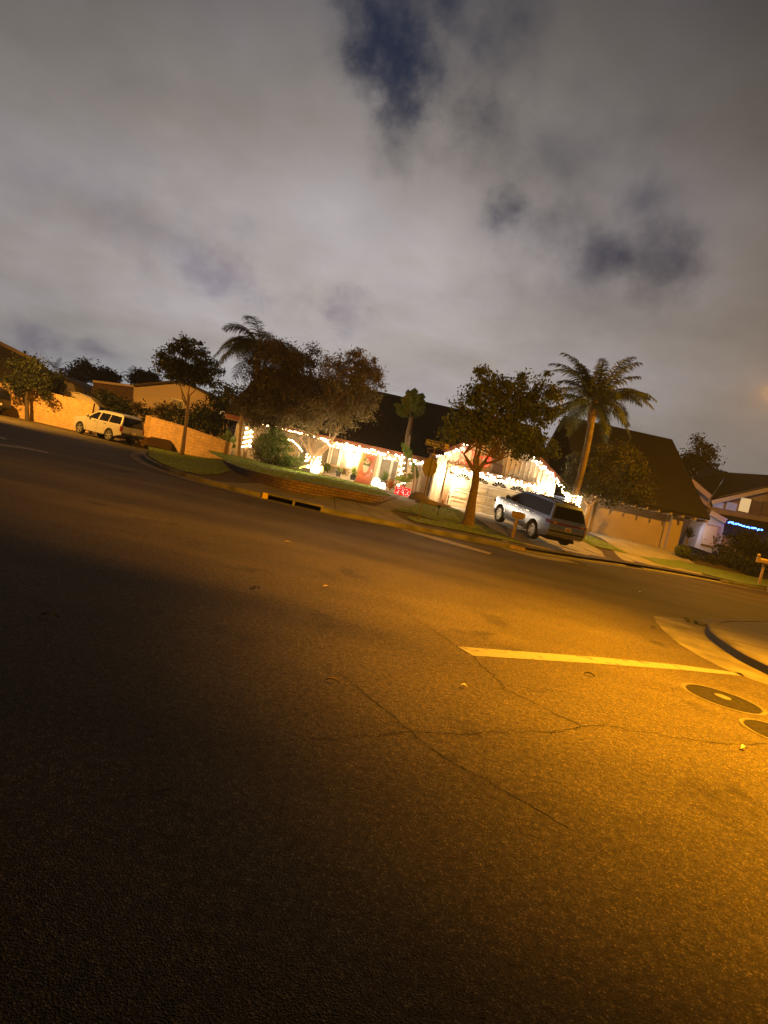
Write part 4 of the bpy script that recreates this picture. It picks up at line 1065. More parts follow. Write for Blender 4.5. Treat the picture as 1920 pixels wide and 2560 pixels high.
# trees on the skyline at the left
for px, py, rs, lab in ((185, 935, ((0, 0, 26, 20), (22, -6, 26, 24), (-18, 8, 18, 14), (44, 2, 18, 18)), 'dark tree mass on the skyline left of the brown-walled building'),
                        (255, 940, ((0, 0, 26, 16), (24, 6, 20, 12)), 'low dark tree on the skyline above the brown-walled building'),
                        (360, 946, ((0, 0, 22, 14), (20, 2, 16, 10), (-22, 6, 14, 8)), 'low dark tree on the skyline right behind the tan gable')):
    b0 = A(px, py + 70, 95)
    tree('skyline_tree', lab, b0, [A(px, py + 10, 95)], [0.3, 0.2], 'bark_dark', [A(px - 8, py, 95), A(px + 10, py, 95)], [blob(px + a, py + b, 95, c, d) for a, b, c, d in rs], 2600, 0.5, 'leaf_dark', 70, 0.5, 'trees on the left skyline', twigs=14)

# palms
def palm(name, label, base, top, r0, r1, bark, nf, flen, spread, leafmat, seed, droopk=1.0, leaflet=0.5, nl=46, bias=None, up=0.25, cat='palm', group=None, boots=True):
    rg = random.Random(seed); base, top = Vector(base), Vector(top)
    t = thing(name, label, cat, base, group)
    n = 14; mb = MB()
    pts = [base.lerp(top, k / n) + Vector((0.12 * math.sin(PI * k / n), 0, 0)) for k in range(n + 1)]
    pr = []; rr = []
    for k in range(n * 5 + 1):
        f_ = k / (n * 5); i = min(int(f_ * n), n - 1); u = f_ * n - i
        pr.append(pts[i].lerp(pts[i + 1], u)); rr.append((r0 + (r1 - r0) * f_) * (1.05 if k % 3 == 0 else 0.97))
    mb.tube(pr, rr, 12); build('trunk', mb, bark, t, True)
    if boots:
        build('crownshaft', MB().lathe([(r1 * 0.95, -0.9), (r1 * 1.5, -0.35), (r1 * 1.6, 0.0), (r1 * 0.9, 0.5), (0.03, 0.8)], top, 12), 'bark', t, True)
    for k in range(nf):
        az_ = 2 * PI * k / nf * 2.399963 * nf / (2 * PI) + rg.uniform(-0.2, 0.2)
        el_ = up + (1 - (k / nf)) * spread * 0 + rg.uniform(-0.35, 1.15) * spread
        L_ = flen * rg.uniform(0.8, 1.1)
        d = Vector((math.cos(az_) * math.cos(el_), math.sin(az_) * math.cos(el_), math.sin(el_)))
        p = top.copy() + Vector((0, 0, 0.25)); P = [p.copy()]; st = L_ / 16
        for j in range(16):
            p = p + d * st; P.append(p.copy()); d = (d + Vector((0, 0, -0.085 * droopk * (0.6 + j / 12)))).normalized()
        V = []; Q = []
        # rachis
        for j in range(17):
            w = 0.035 * (1 - j / 18)
            V += [tuple(P[j] + Vector((0, 0, w))), tuple(P[j] - Vector((0, 0, w)))]
        Q += [(2 * j, 2 * j + 1, 2 * j + 3, 2 * j + 2) for j in range(16)]
        side_ = Vector((-math.sin(az_), math.cos(az_), 0))
        for j in range(nl):
            f_ = 0.12 + 0.88 * j / nl; i = min(int(f_ * 16), 15); q = P[i].lerp(P[i + 1], f_ * 16 - i); tg = (P[i + 1] - P[i]).normalized()
            ll = leaflet * (0.35 + 0.65 * math.sin(PI * min(1, f_ * 0.9 + 0.12))) * rg.uniform(0.8, 1.15)
            for s in (-1, 1):
                dd = (side_ * s * 0.85 + tg * 0.55 + Vector((0, 0, rg.uniform(-0.55, 0.2)))).normalized()
                e1 = q + dd * ll * 0.55 + Vector((0, 0, -0.04 * ll)); e2 = q + dd * ll + Vector((0, 0, -0.28 * ll)); w = tg * 0.022
                o = len(V); V += [tuple(q - w), tuple(q + w), tuple(e1 + w), tuple(e1 - w), tuple(e2)]
                Q += [(o, o + 1, o + 2, o + 3), (o + 3, o + 2, o + 4, o + 4)]
        Vn = np.array(V); L0 = np.array(t.location)
        me = bpy.data.meshes.new('frond'); me.from_pydata([tuple(v) for v in Vn - L0], [], [q if q[2] != q[3] else q[:3] for q in Q]); link('frond', me, leafmat, t)
    return t
palm('palm_tree', 'tall ringed-trunk palm between the garage and the tan house, fronds against the sky', A(1430, 1262, 36), A(1484, 1022, 36), 0.2, 0.19, 'palmtrunk', 40, 3.6, 0.85, 'frond', 5, 1.0, 0.62, 84, None, 0.2)
palm('palm_tree', 'tall palm whose feathery fronds rise behind the dense dark tree', A(610, 1160, 46), A(648, 880, 46), 0.26, 0.2, 'bark', 36, 4.0, 0.75, 'frond', 9, 1.3, 1.0, 64, None, 0.15)
for px, py, s, lab in ((214, 915, 1.5, 'tiny spiky palm on the skyline above the brown-walled building'), (138, 928, 2.4, 'small drooping palm on the skyline at the end of the left house roof'), (330, 945, 1.5, 'tiny palm on the skyline just left of the dark round street tree')):
    palm('skyline_palm', lab, A(px - 14, py + 70, 100), A(px, py, 100), 0.2, 0.16, 'bark_dark', 13, s * 1.4, 0.9, 'leaf_dark', px, 1.0, 0.55, 16, group='palms on the left skyline', boots=False)

# slim trunks with light spirals at the left corner of the front garden
p0, p1 = A(597, 1147, 40), A(606, 1020, 40)
t = thing('slim_palm', 'slim reddish palm trunk at the end of the low block wall', 'palm', p0)
build('trunk', MB().tube([p0 - Vector((0, 0, 0.3)), p0.lerp(p1, .5), p1], [0.13, 0.11, 0.1], 9), 'bark_pale', t, True)
leaf_cloud('crown', [blob(612, 1010, 40, 26, 20), blob(600, 995, 40, 20, 22)], 900, 0.4, 'leaf_brown', t, 20, 0.3, 7)
q0, q1 = A(611, 1147, 40.4), A(630, 1030, 40.4)
t = thing('slim_palm', 'second slim trunk right of the reddish palm, wrapped in a spiral of lights', 'palm', q0)
build('trunk', MB().tube([q0 - Vector((0, 0, 0.3)), q0.lerp(q1, .5), q1], [0.14, 0.12, 0.1], 9), 'bark_pale', t, True)
leaf_cloud('crown', [blob(640, 1015, 40.4, 28, 22)], 900, 0.4, 'leaf_brown', t, 18, 0.3, 7)
a, b = A(616, 1119, 40.4), A(624, 1070, 40.4)
strand('spiral_lights', 'bright spiral of white lights round the slim trunk at the garden corner', helix(a, b, 0.26, 0.22, 4.2, 80), 0.13, 0.05)
# lights round the shaggy tree
strand('spiral_lights', 'loops of warm lights round the low forked trunk of the shaggy tree', helix(A(782, 1160, 39.6), A(784, 1136, 39.6), 0.5, 0.46, 3.0, 70, 1.0), 0.24, 0.036)
strand('light_string', 'short string of lights down the left branch of the shaggy tree', [A(716, 1098, 39.0), A(732, 1101, 39.0), A(745, 1113, 39.0), A(755, 1127, 39.0)], 0.13, 0.042)
strand('light_string', 'lights along the upper right branch of the shaggy tree to the eave', [A(800, 1095, 39.0), A(818, 1106, 39.0), A(826, 1116, 39.0), A(838, 1114, 39.0)], 0.11, 0.048)
strand('spiral_lights', 'bright coil of white lights round the palm trunk beside the garage', helix(A(1428, 1268, 36), A(1436, 1236, 36), 0.42, 0.4, 5, 100), 0.17, 0.042)
strand('light_string', 'short string of lights from the garage eave to the palm trunk', [A(1405, 1226, 37.5), A(1415, 1238, 37), A(1424, 1242, 36.4)], 0.1, 0.05)

# paddle-leaved giant plants
def paddle(mb, base, tip, w, stem=0.35, tear=0, nrm=None):
    base, tip = Vector(base), Vector(tip); ax = tip - base; L_ = ax.length; a = ax.normalized()
    n_ = Vector(nrm) if nrm else Vector((rnd.uniform(-1, 1), -1, rnd.uniform(-0.3, 0.6)))
    s = a.cross(n_).normalized(); n2 = s.cross(a)
    mb.tube([base, base + ax * stem], [0.035, 0.022], 6)
    K = 12; prev = None
    for k in range(K + 1):
        f_ = k / K; c = base + ax * (stem + (1 - stem) * f_) - Vector((0, 0, 0.12 * L_ * f_ * f_)); ww = w * (math.sin(PI * min(1, 0.08 + f_ * 0.92)) ** 0.6) * (1 - 0.25 * f_)
        if tear and k % 3 == 2: ww *= 0.6
        row = [c + s * ww + n2 * ww * 0.25, c, c - s * ww + n2 * ww * 0.25]
        if prev:
            mb.add(prev + row, [(0, 1, 4, 3), (1, 2, 5, 4)])
        prev = row
def big_plant(name, label, base, leaves_, trunk=None, cat='plant', m='paddle', bark='bark'):
    t = thing(name, label, cat, base)
    if trunk: build('stem', MB().tube(*trunk, 9), bark, t, True)
    for b_, e_, w in leaves_:
        mb = MB(); paddle(mb, b_, e_, w, 0.3, 1); build('leaf', mb, m, t, norm=False)
    return t
Yb = 40.6
crown_ = A(1030, 1035, Yb)
lv = [(A(1028, 1050, Yb), A(*p, Yb), w * 1.25) for p, w in (((1040, 958), .42), ((1060, 972), .42), ((1064, 992), .36), ((1022, 962), .3), ((1005, 985), .34), ((990, 1020), .32), ((985, 1000), .3), ((1018, 975), .34), ((1055, 1030), .3), ((1062, 1012), .34), ((1036, 985), .4))]
big_plant('paddle_plant', 'tall paddle-leaf plant on a bare stem before the dark roof', A(1006, 1232, Yb), lv, ([A(1005, 1240, Yb), A(1012, 1160, Yb), A(1020, 1090, Yb), A(1029, 1042, Yb)], [0.2, 0.18, 0.19, 0.14]))
lv = [(A(1037, 1205, 40.2), A(*p, 40.2), w) for p, w in (((1012, 1100), .32), ((1036, 1150), .3), ((1020, 1180), .24), ((985, 1190), .28), ((1000, 1195), .26), ((1045, 1175), .22))]
lv[0] = (A(1035, 1168, 39.9), A(1006, 1096, 39.9), .34)
big_plant('paddle_plant', 'shorter paddle-leaf plant with a broad bright green leaf before the eave lights', A(1030, 1235, 40.2), lv, ([A(1030, 1240, 40.2), A(1036, 1200, 40.2), A(1037, 1165, 40.0)], [0.09, 0.08, 0.05]))
lv = [(A(575, 1120, 40.8), A(*p, 40.8), w) for p, w in (((552, 1082), .3), ((570, 1066), .3), ((588, 1085), .28), ((560, 1100), .25), ((590, 1110), .24), ((572, 1095), .26))]
big_plant('paddle_plant', 'paddle-leaf plant behind the right end of the low block wall', A(577, 1150, 40.8), lv, ([A(577, 1152, 40.8), A(575, 1118, 40.8)], [0.1, 0.07]))
strand('spiral_lights', 'rings of white lights climbing the tall paddle-leaf plant by the gift box', helix(A(1003, 1225, Yb), A(1008, 1142, Yb), 0.24, 0.22, 6.5, 110), 0.19, 0.045)

# spiky and bushy plants
def spiky(name, label, base, h, n, w, m, potm=None, spread=0.9, group=None, ph=0.0):
    base = Vector(base); t = thing(name, label, 'potted plant' if potm else 'plant', base, group)
    if potm:
        build('pot', MB().lathe([(0.16, 0), (0.22, 0.3), (0.24, 0.32), (0.24, 0.36), (0.2, 0.36), (0.18, 0.3)], base, 16), potm, t, True); base = base + Vector((0, 0, 0.34))
    if ph: build('stem', MB().tube([base, base + Vector((0, 0, ph))], 0.05, 7), 'bark', t); base = base + Vector((0, 0, ph))
    mb = MB()
    for k in range(n):
        a_ = rnd.uniform(0, 2 * PI); e_ = rnd.uniform(0.1, 1.45) if spread > 0.8 else rnd.uniform(0.6, 1.5)
        d = Vector((math.cos(a_) * math.cos(e_), math.sin(a_) * math.cos(e_), math.sin(e_))); s = Vector((-math.sin(a_), math.cos(a_), 0)) * w
        L_ = h * rnd.uniform(0.7, 1.1); m1 = base + d * L_ * 0.55 + Vector((0, 0, 0.03)); e2 = base + d * L_ - Vector((0, 0, 0.22 * L_ * math.cos(e_)))
        mb.add([base - s * 0.6, base + s * 0.6, m1 + s, m1 - s, e2], [(0, 1, 2, 3), (3, 2, 4)])
    build('leaves', mb, m, t, norm=False); return t
spiky('spiky_plant', 'spiky green plant in a dark pot left of the red front door', A(881, 1200, 41.4), 0.85, 90, 0.022, 'leaf_lime', 'pot')
spiky('spiky_plant', 'spiky green plant in a pot right of the red front door', A(958, 1214, 41.2), 0.9, 90, 0.022, 'leaf_green', 'pot')
spiky('spiky_plant', 'coppery spiky plant between the white figures and the red gift box', A(974, 1226, 40.4), 0.85, 110, 0.035, 'leaf_red', None, 0.9, None, 0.12)
p = A(845, 1191, 40.7); t = thing('potted_plant', 'small leafy plant in a dark square pot before the pale bench', 'potted plant', p)
build('pot', MB().hexa([p + Vector(v) for v in ((-.13, -.13, 0), (.13, -.13, 0), (.13, .13, 0), (-.13, .13, 0), (-.18, -.18, .34), (.18, -.18, .34), (.18, .18, .34), (-.18, .18, .34))]), 'pot', t)
leaf_cloud('leaves', [((p.x, p.y, p.z + .45), (.22, .2, .16))], 160, 0.1, 'leaf_lime', t)
def bush(name, label, blobs, n, size, m, base, aspect=2.2, clumps=0, sig=.15, group=None, droop=0, cat='shrub'):
    t = thing(name, label, cat, base, group); b = Vector(base)
    mb = MB()
    for bb in blobs: limbs(mb, b, [Vector(bb[0])], 0.03, 0.012, 0.05)
    build('stem', mb, 'bark_dark', t)
    leaf_cloud('leaves', blobs, n, size, m, t, clumps, sig, aspect, 0.55, droop); return t
bush('weeping_shrub', 'weeping green shrub left of the lit tree trunk before the house wall', [blob(685, 1105, 39.3, 34, 28), blob(672, 1130, 39.3, 26, 26), blob(705, 1125, 39.3, 26, 26), blob(690, 1085, 39.3, 24, 14)], 3400, 0.22, 'leaf_green', A(690, 1165, 39.3), 5, 70, .2, None, 1.4)
bush('low_shrub', 'low grassy shrub at the foot of the weeping shrub', [blob(735, 1150, 39.0, 26, 16), blob(715, 1155, 39.0, 20, 12)], 1500, 0.3, 'leaf_green', A(735, 1168, 39.0), 8, 24, .18, None, -0.8)
bush('low_shrub', 'dark low shrub left of the grassy shrub at the lawn edge', [blob(690, 1160, 39.2, 26, 10), blob(662, 1150, 39.4, 22, 12)], 1100, 0.16, 'leaf_dark', A(685, 1170, 39.2), 2.5, 26, .14)
bush('low_shrub', 'bronze shrub before the house wall at the left end of the eave lights', [blob(650, 1120, 41, 24, 22), blob(660, 1095, 41, 20, 10)], 1500, 0.18, 'leaf_brown', A(650, 1150, 41), 2.5, 30, .16)
bush('round_shrub', 'round leafy plant beside the yellow candle and the bench', [blob(818, 1168, 40.6, 9, 10)], 320, 0.12, 'leaf_green', A(818, 1182, 40.6), 2.2)
p = A(1092, 1246, 40.6)
t = bush('flowering_plant', 'plant with white lit blooms against the bright entry wall', [blob(1092, 1220, 40.6, 14, 13), blob(1085, 1232, 40.6, 8, 12), blob(1100, 1232, 40.6, 9, 10)], 420, 0.13, 'leaf_lime', p, 2.0)
mb = MB()
for k in range(12):
    c = A(1092 + rnd.uniform(-14, 14), 1224 + rnd.uniform(-14, 14), 40.45); mb.ico(c, 0.06, 1, (1, .6, 1))
build('flowers', mb, 'white', t)
spiky('rosette_plant', 'low coppery rosette plant among the boulders by the garage', A(1104, 1262, 38.6), 0.42, 40, 0.04, 'leaf_red')
for px, py, r, sq, lab in ((1046, 1252, 0.62, (1, .8, .62), 'tall dark boulder behind the street sign pole'), (1068, 1262, 0.5, (1.3, .8, .45), 'flat boulder at the walkway edge behind the sign pole'), (1090, 1266, 0.36, (1.2, .8, .5), 'smaller boulder right of the flat boulder'), (1112, 1268, 0.3, (1.4, .8, .42), 'rightmost low boulder beside the garage post')):
    p = att(px, py); p = A(px, py, min(p.y, 38.5))
    t = tag(build('boulder', MB().ico((p.x, p.y, p.z + r * sq[2] * 0.35), r, 3, sq, 0.05), 'rock', None, True), lab, 'boulder', 'boulders by the garage')
# hedges and trees behind the block wall
bush('hedge', 'dark leafy hedge above the low block wall behind the round street tree', [blob(500, 1065, 47, 52, 36), blob(545, 1085, 46, 30, 24), blob(450, 1050, 48, 34, 26), blob(520, 1040, 48, 40, 22)], 5200, 0.24, 'leaf_dark', A(505, 1120, 47), 2.2, 120, .3, cat='hedge')
bush('dark_shrub', 'dark tree-like shrub behind the hedge under the palm fronds', [blob(550, 985, 50, 34, 34), blob(590, 1010, 49, 34, 40), blob(560, 1035, 49, 40, 30)], 4200, 0.26, 'leaf_dark', A(565, 1110, 49), 2.2, 90, .34)
bush('dark_shrub', 'reddish shrub at the corner of the tan gable house', [blob(425, 1025, 50, 28, 18), blob(405, 1035, 50, 20, 14), blob(345, 1015, 50, 14, 14)], 1700, 0.24, 'leaf_brown', A(420, 1070, 50), 2.2, 50, .25)
bush('dark_shrub', 'dark shrub showing over the wall behind the white parked car', [blob(270, 1005, 51, 40, 24), blob(320, 1025, 51, 36, 18), blob(365, 1035, 51, 24, 12)], 3600, 0.26, 'leaf_dark', A(290, 1070, 51), 2.2, 80, .3)
bush('dark_shrub', 'dark shrub over the left wall beside the small golden tree', [blob(115, 965, 49, 34, 18), blob(135, 950, 50, 26, 14)], 1800, 0.26, 'leaf_dark', A(120, 1010, 49), 2.2, 50, .28)
# right hand gardens
bush('hedge', 'tall dark hedge under the blue light strip of the two-storey house', [blob(1830, 1370, 42, 40, 40), blob(1880, 1375, 42, 46, 46), blob(1910, 1395, 41, 40, 46), blob(1800, 1400, 42, 22, 34), blob(1860, 1415, 40, 60, 22)], 7000, 0.22, 'leaf_dark', A(1860, 1440, 41), 2.2, 150, .28, cat='hedge')
bush('round_shrub', 'round clipped shrub beside the tan garage pillar', [blob(1707, 1378, 38.5, 20, 16)], 1200, 0.13, 'leaf_main', A(1705, 1395, 38.5), 2.0)
spiky('spiky_plant', 'dark spiky plant before the pale wall right of the tan garage', A(1716, 1362, 41.5), 0.95, 60, 0.03, 'leaf_dark', None, 0.9, None, 0.5)
bush('low_shrub', 'low dark ground shrubs before the two-storey house', [blob(1760, 1395, 40, 40, 8), blob(1720, 1400, 39, 30, 6)], 1300, 0.15, 'leaf_dark', A(1750, 1402, 40), 2.2, 40, .2)
# unseen tree added behind and left of the view to darken the near road
b0 = Vector((-3.2, -1.6, 0))
tree('street_tree', 'unseen tree added behind the viewpoint to keep sky light off the near road', b0, [b0 + Vector((0.1, 0.1, 2.2)), b0 + Vector((0.3, 0.2, 3.8))], [0.24, 0.2, 0.18], 'bark',
     [b0 + Vector(v) for v in ((-1.5, 1, 6), (1.8, 1.2, 6), (2.2, -1, 6.2), (-1, -1.8, 6), (0.4, 0.4, 7))],
     [(b0 + Vector((0.3, 0.2, 7.2)), (3.6, 3.0, 1.7)), (b0 + Vector((2.6, 0.8, 7.4)), (2.6, 2.2, 1.5)), (b0 + Vector((-2.2, 0.4, 7.0)), (2.4, 2.2, 1.5)), (b0 + Vector((0.5, -2.4, 7.0)), (2.8, 2.2, 1.5))],
     12000, 0.3, 'leaf_dark', 260, 0.35, twigs=14)
# ------------------------------------------------------------------ vehicles
def interp(tab, x):
    if x <= tab[0][0]: return tab[0][1]
    for (a, b), (c, d) in zip(tab[:-1], tab[1:]):
        if x <= c: return b + (d - b) * (x - a) / (c - a)
    return tab[-1][1]
def car(name, label, loc, yaw, slope, S):
    t = thing(name, label, 'car', loc, None, (0, -slope, yaw))
    hw_z, hw_x = S['hw_z'], S['hw_x']
    def hw(x, z): return interp(hw_z, z) * interp(hw_x, x)
    out = []
    for p in S['outline']:
        if p[0] == 'arch':
            _, cx_, cz_, r, a0, a1 = p
            out += [(cx_ + r * math.cos(R_(a0 + (a1 - a0) * k / 14)), cz_ + r * math.sin(R_(a0 + (a1 - a0) * k / 14))) for k in range(15)]
        else: out.append(p)
    bm = bmesh.new()
    vs = [bm.verts.new((x, 0, z)) for x, z in out]
    es = [bm.edges.new((vs[i], vs[(i + 1) % len(vs)])) for i in range(len(vs))]
    bmesh.ops.triangle_fill(bm, edges=es, use_beauty=True)
    for zc in S['zcuts']: bmesh.ops.bisect_plane(bm, geom=bm.verts[:] + bm.edges[:] + bm.faces[:], dist=1e-5, plane_co=(0, 0, zc), plane_no=(0, 0, 1))
    for xc in S['xcuts']: bmesh.ops.bisect_plane(bm, geom=bm.verts[:] + bm.edges[:] + bm.faces[:], dist=1e-5, plane_co=(xc, 0, 0), plane_no=(1, 0, 0))
    bm.verts.index_update(); V = [v.co.copy() for v in bm.verts]; Fc = [tuple(v.index for v in f.verts) for f in bm.faces]
    bd = [(e.verts[0].index, e.verts[1].index) for e in bm.edges if len(e.link_faces) == 1]; bm.free()
    mb = MB(); n = len(V)
    # sides plus three intermediate rows across the width so that roof, bonnet and tail are crowned
    rows = (1.0, 0.86, 0.45, -0.45, -0.86, -1.0)
    def crown_(v, f_):
        k = 1 - abs(f_); dx = 0; dz = 0
        if k > 0:
            k = min(1, k * 1.9)
            if v.x < S['tail_x'] : dx = -0.05 * k
            if v.x > S['nose_x'] : dx = 0.09 * k
            if v.z > 0.95: dz = 0.03 * k
        return (v.x + dx, hw(v.x, v.z) * f_, v.z + dz)
    for f_ in rows: mb.v += [crown_(v, f_) for v in V]
    mb.f += [f for f in Fc] + [tuple(i + 5 * n for i in f[::-1]) for f in Fc]
    for r in range(5):
        mb.f += [(a + r * n, b + r * n, b + (r + 1) * n, a + (r + 1) * n) for a, b in bd]
    body = build('body', mb, S['paint'], t, True, True)
    body.data.set_sharp_from_angle(angle=R_(32))
    def side_panel(nm, poly, m, off=0.006, par=t, sides=(1, -1)):
        for s in sides:
            bm = bmesh.new(); q = [bm.verts.new((x, 0, z)) for x, z in poly]
            bmesh.ops.triangle_fill(bm, edges=[bm.edges.new((q[i], q[(i + 1) % len(q)])) for i in range(len(q))], use_beauty=True)
            for zc in S['zcuts']: bmesh.ops.bisect_plane(bm, geom=bm.verts[:] + bm.edges[:] + bm.faces[:], dist=1e-5, plane_co=(0, 0, zc), plane_no=(0, 0, 1))
            for xc in S['xcuts']: bmesh.ops.bisect_plane(bm, geom=bm.verts[:] + bm.edges[:] + bm.faces[:], dist=1e-5, plane_co=(xc, 0, 0), plane_no=(1, 0, 0))
            bm.verts.index_update(); m2 = MB().add([(v.co.x, s * (hw(v.co.x, v.co.z) + off), v.co.z) for v in bm.verts], [tuple(v.index for v in f.verts) for f in bm.faces]); bm.free()
            build(nm, m2, m, par, False, True)
    for poly in S['windows']: side_panel('window', poly, 'carglass')
    if 'band' in S: side_panel('pillar_trim', S['band'], 'carglass', 0.003)
    for nm, poly, m in S.get('panels', []): side_panel(nm, poly, m, 0.009)
    # rear screen and rear pieces: (z, half width, x) rows
    def rear(nm, rows_, m, off=0.03):
        m2 = MB(); k = 7
        vs = []
        for z, h, x in rows_:
            for j in range(k):
                f_ = -1 + 2 * j / (k - 1); c = min(1, (1 - abs(f_ * h / max(interp(hw_z, z), .1))) * 1.9)
                vs.append((x - 0.05 * c - off, f_ * h, z))
        m2.add(vs, [(i * k + j, i * k + j + 1, (i + 1) * k + j + 1, (i + 1) * k + j) for i in range(len(rows_) - 1) for j in range(k - 1)])
        return build(nm, m2, m, t, True, True)
    for r in S['rear']: rear(*r)
    if 'roofp' in S:
        vs = [(x, f_ * hw(x, z) * 0.9, z + 0.03 * min(1, (1 - abs(f_ * .9)) * 1.9) + 0.008) for x, z in S['roofp'] for f_ in (-1, -.86, -.45, 0, .45, .86, 1)]
        build('roof_panel', MB().add(vs, [(i * 7 + j, i * 7 + j + 1, i * 7 + j + 8, i * 7 + j + 7) for i in range(len(S['roofp']) - 1) for j in range(6)]), 'carglass', t, True, True)
    # windscreen
    ws = S['screen']; vs = []
    for x, h, z in ws:
        for j in range(5):
            f_ = -1 + j / 2; vs.append((x + 0.03 * (1 - f_ * f_), f_ * h, z + 0.025 + 0.02 * (1 - f_ * f_)))
    build('windscreen', MB().add(vs, [(j, j + 1, j + 6, j + 5) for j in range(4)]), 'carglass', t, True, True)
    # wheels
    r, wd = S['tyre'], 0.27
    for x in (0, S['wb']):
        for s in (1, -1):
            yo = S['track']
            tp = [(r * 0.70, -wd / 2), (r * 0.93, -wd / 2), (r, -wd * 0.36), (r, wd * 0.36), (r * 0.93, wd / 2), (r * 0.70, wd / 2)]
            m2 = MB(); N_ = 32
            vs = [(x + q * math.sin(2 * PI * k / N_), s * (yo - wd / 2 + yy), r + q * math.cos(2 * PI * k / N_)) for q, yy in tp for k in range(N_)]
            m2.add(vs, [(i * N_ + k, i * N_ + (k + 1) % N_, ((i + 1) % 6) * N_ + (k + 1) % N_, ((i + 1) % 6) * N_ + k) for i in range(6) for k in range(N_)])
            wo = bpy.data.objects.new('wheel', None); 
            wheel = build('wheel', m2, 'rubber', t, True, True)
            bpy.data.objects.remove(wo)
            rr = r * 0.70; m3 = MB(); yf = s * (yo - 0.012)
            ring = [(rr, yf), (rr * 0.9, yf), (rr * 0.88, yf - s * 0.06), (rr, yf - s * 0.06)]
            vs = [(x + q * math.sin(2 * PI * k / N_), yy, r + q * math.cos(2 * PI * k / N_)) for q, yy in ring for k in range(N_)]
            m3.add(vs, [(i * N_ + k, i * N_ + (k + 1) % N_, ((i + 1) % 4) * N_ + (k + 1) % N_, ((i + 1) % 4) * N_ + k) for i in range(4) for k in range(N_)])
            ns = S['spokes']; sw = S['spoke_w']
            for k in range(ns):
                a_ = 2 * PI * k / ns + 0.2; d = Vector((math.sin(a_), 0, math.cos(a_))); e_ = Vector((math.cos(a_), 0, -math.sin(a_))); c = Vector((x, yf - s * 0.012, r))
                P = [c + d * rr * 0.15 - e_ * sw * 0.6, c + d * rr * 0.15 + e_ * sw * 0.6, c + d * rr * 0.92 + e_ * sw, c + d * rr * 0.92 - e_ * sw]
                m3.prism(P, (0, -s * 0.03, 0))
            vs = [(x + rr * 0.2 * math.sin(2 * PI * k / 16), yf - s * 0.002, r + rr * 0.2 * math.cos(2 * PI * k / 16)) for k in range(16)]
            m3.prism(vs, (0, -s * 0.05, 0)); build('rim', m3, 'alloy', wheel, False, True)
            vs = [(x + rr * 0.9 * math.sin(2 * PI * k / 24), s * (yo - 0.09), r + rr * 0.9 * math.cos(2 * PI * k / 24)) for k in range(24)]
            build('brake_disc', MB().poly(vs), 'plastic', wheel, False, True)
    # underside, wheel wells
    m2 = MB().box(S['under'][0], S['under'][1], -0.72, 0.72, S['under'][2], S['under'][2] + 0.12)
    for x in (0, S['wb']): m2.box(x - 0.5, x + 0.5, -0.66, 0.66, 0.3, 0.95)
    build('underbody', m2, 'black', t, False, True)
    for s in (1, -1):
        x, z = S['mirror']; y = hw(x, z)
        m2 = MB().bar((x, s * (y - 0.05), z), (x, s * (y + 0.14), z + 0.04), 0.06, 0.05); m2.ico((x - 0.02, s * (y + 0.2), z + 0.09), 0.12, 2, (0.75, 1.0, 0.85))
        build('mirror', m2, S.get('mirror_m', S['paint']), t, True, True)
        for x, z in S['handles']:
            build('door_handle', MB().box(x - 0.1, x + 0.1, s * (hw(x, z) + 0.003) - 0.012, s * (hw(x, z) + 0.003) + 0.02, z - 0.018, z + 0.018), S.get('handle_m', 'chrome'), t, False, True)
        a, b, z, hh = S['rail']
        m2 = MB().tube([(a, s * hh, z - 0.04), (a - 0.08, s * hh, z + 0.03), (b + 0.08, s * hh, z + 0.03), (b, s * hh, z - 0.04)], 0.022, 6)
        build('roof_rail', m2, S.get('rail_m', 'plastic'), t, True, True)
        a, b, z = S['board']
        build('running_board', MB().box(a, b, s * 0.86 - 0.1, s * 0.86 + 0.1, z - 0.03, z + 0.03), S.get('board_m', 'plastic'), t, False, True, 0.01)
        m2 = MB().ico((S['lamp'][0], s * S['lamp'][1], S['lamp'][2]), 0.15, 2, (0.5, 1.2, 0.7)); build('headlight', m2, 'glass', t, True, True)
    x, z = S['plate']
    pl = build('number_plate', MB().box(x - 0.012, x, -0.16, 0.16, z - 0.08, z + 0.08), 'plate', t, False, True)
    build('plate_mark', MB().box(x - 0.015, x - 0.0125, -0.11, 0.11, z - 0.03, z + 0.025), 'plate_red', pl, False, True)
    for nm, bx, m in S.get('boxes', []): build(nm, MB().box(*bx), m, t, False, True, 0.015)
    return t

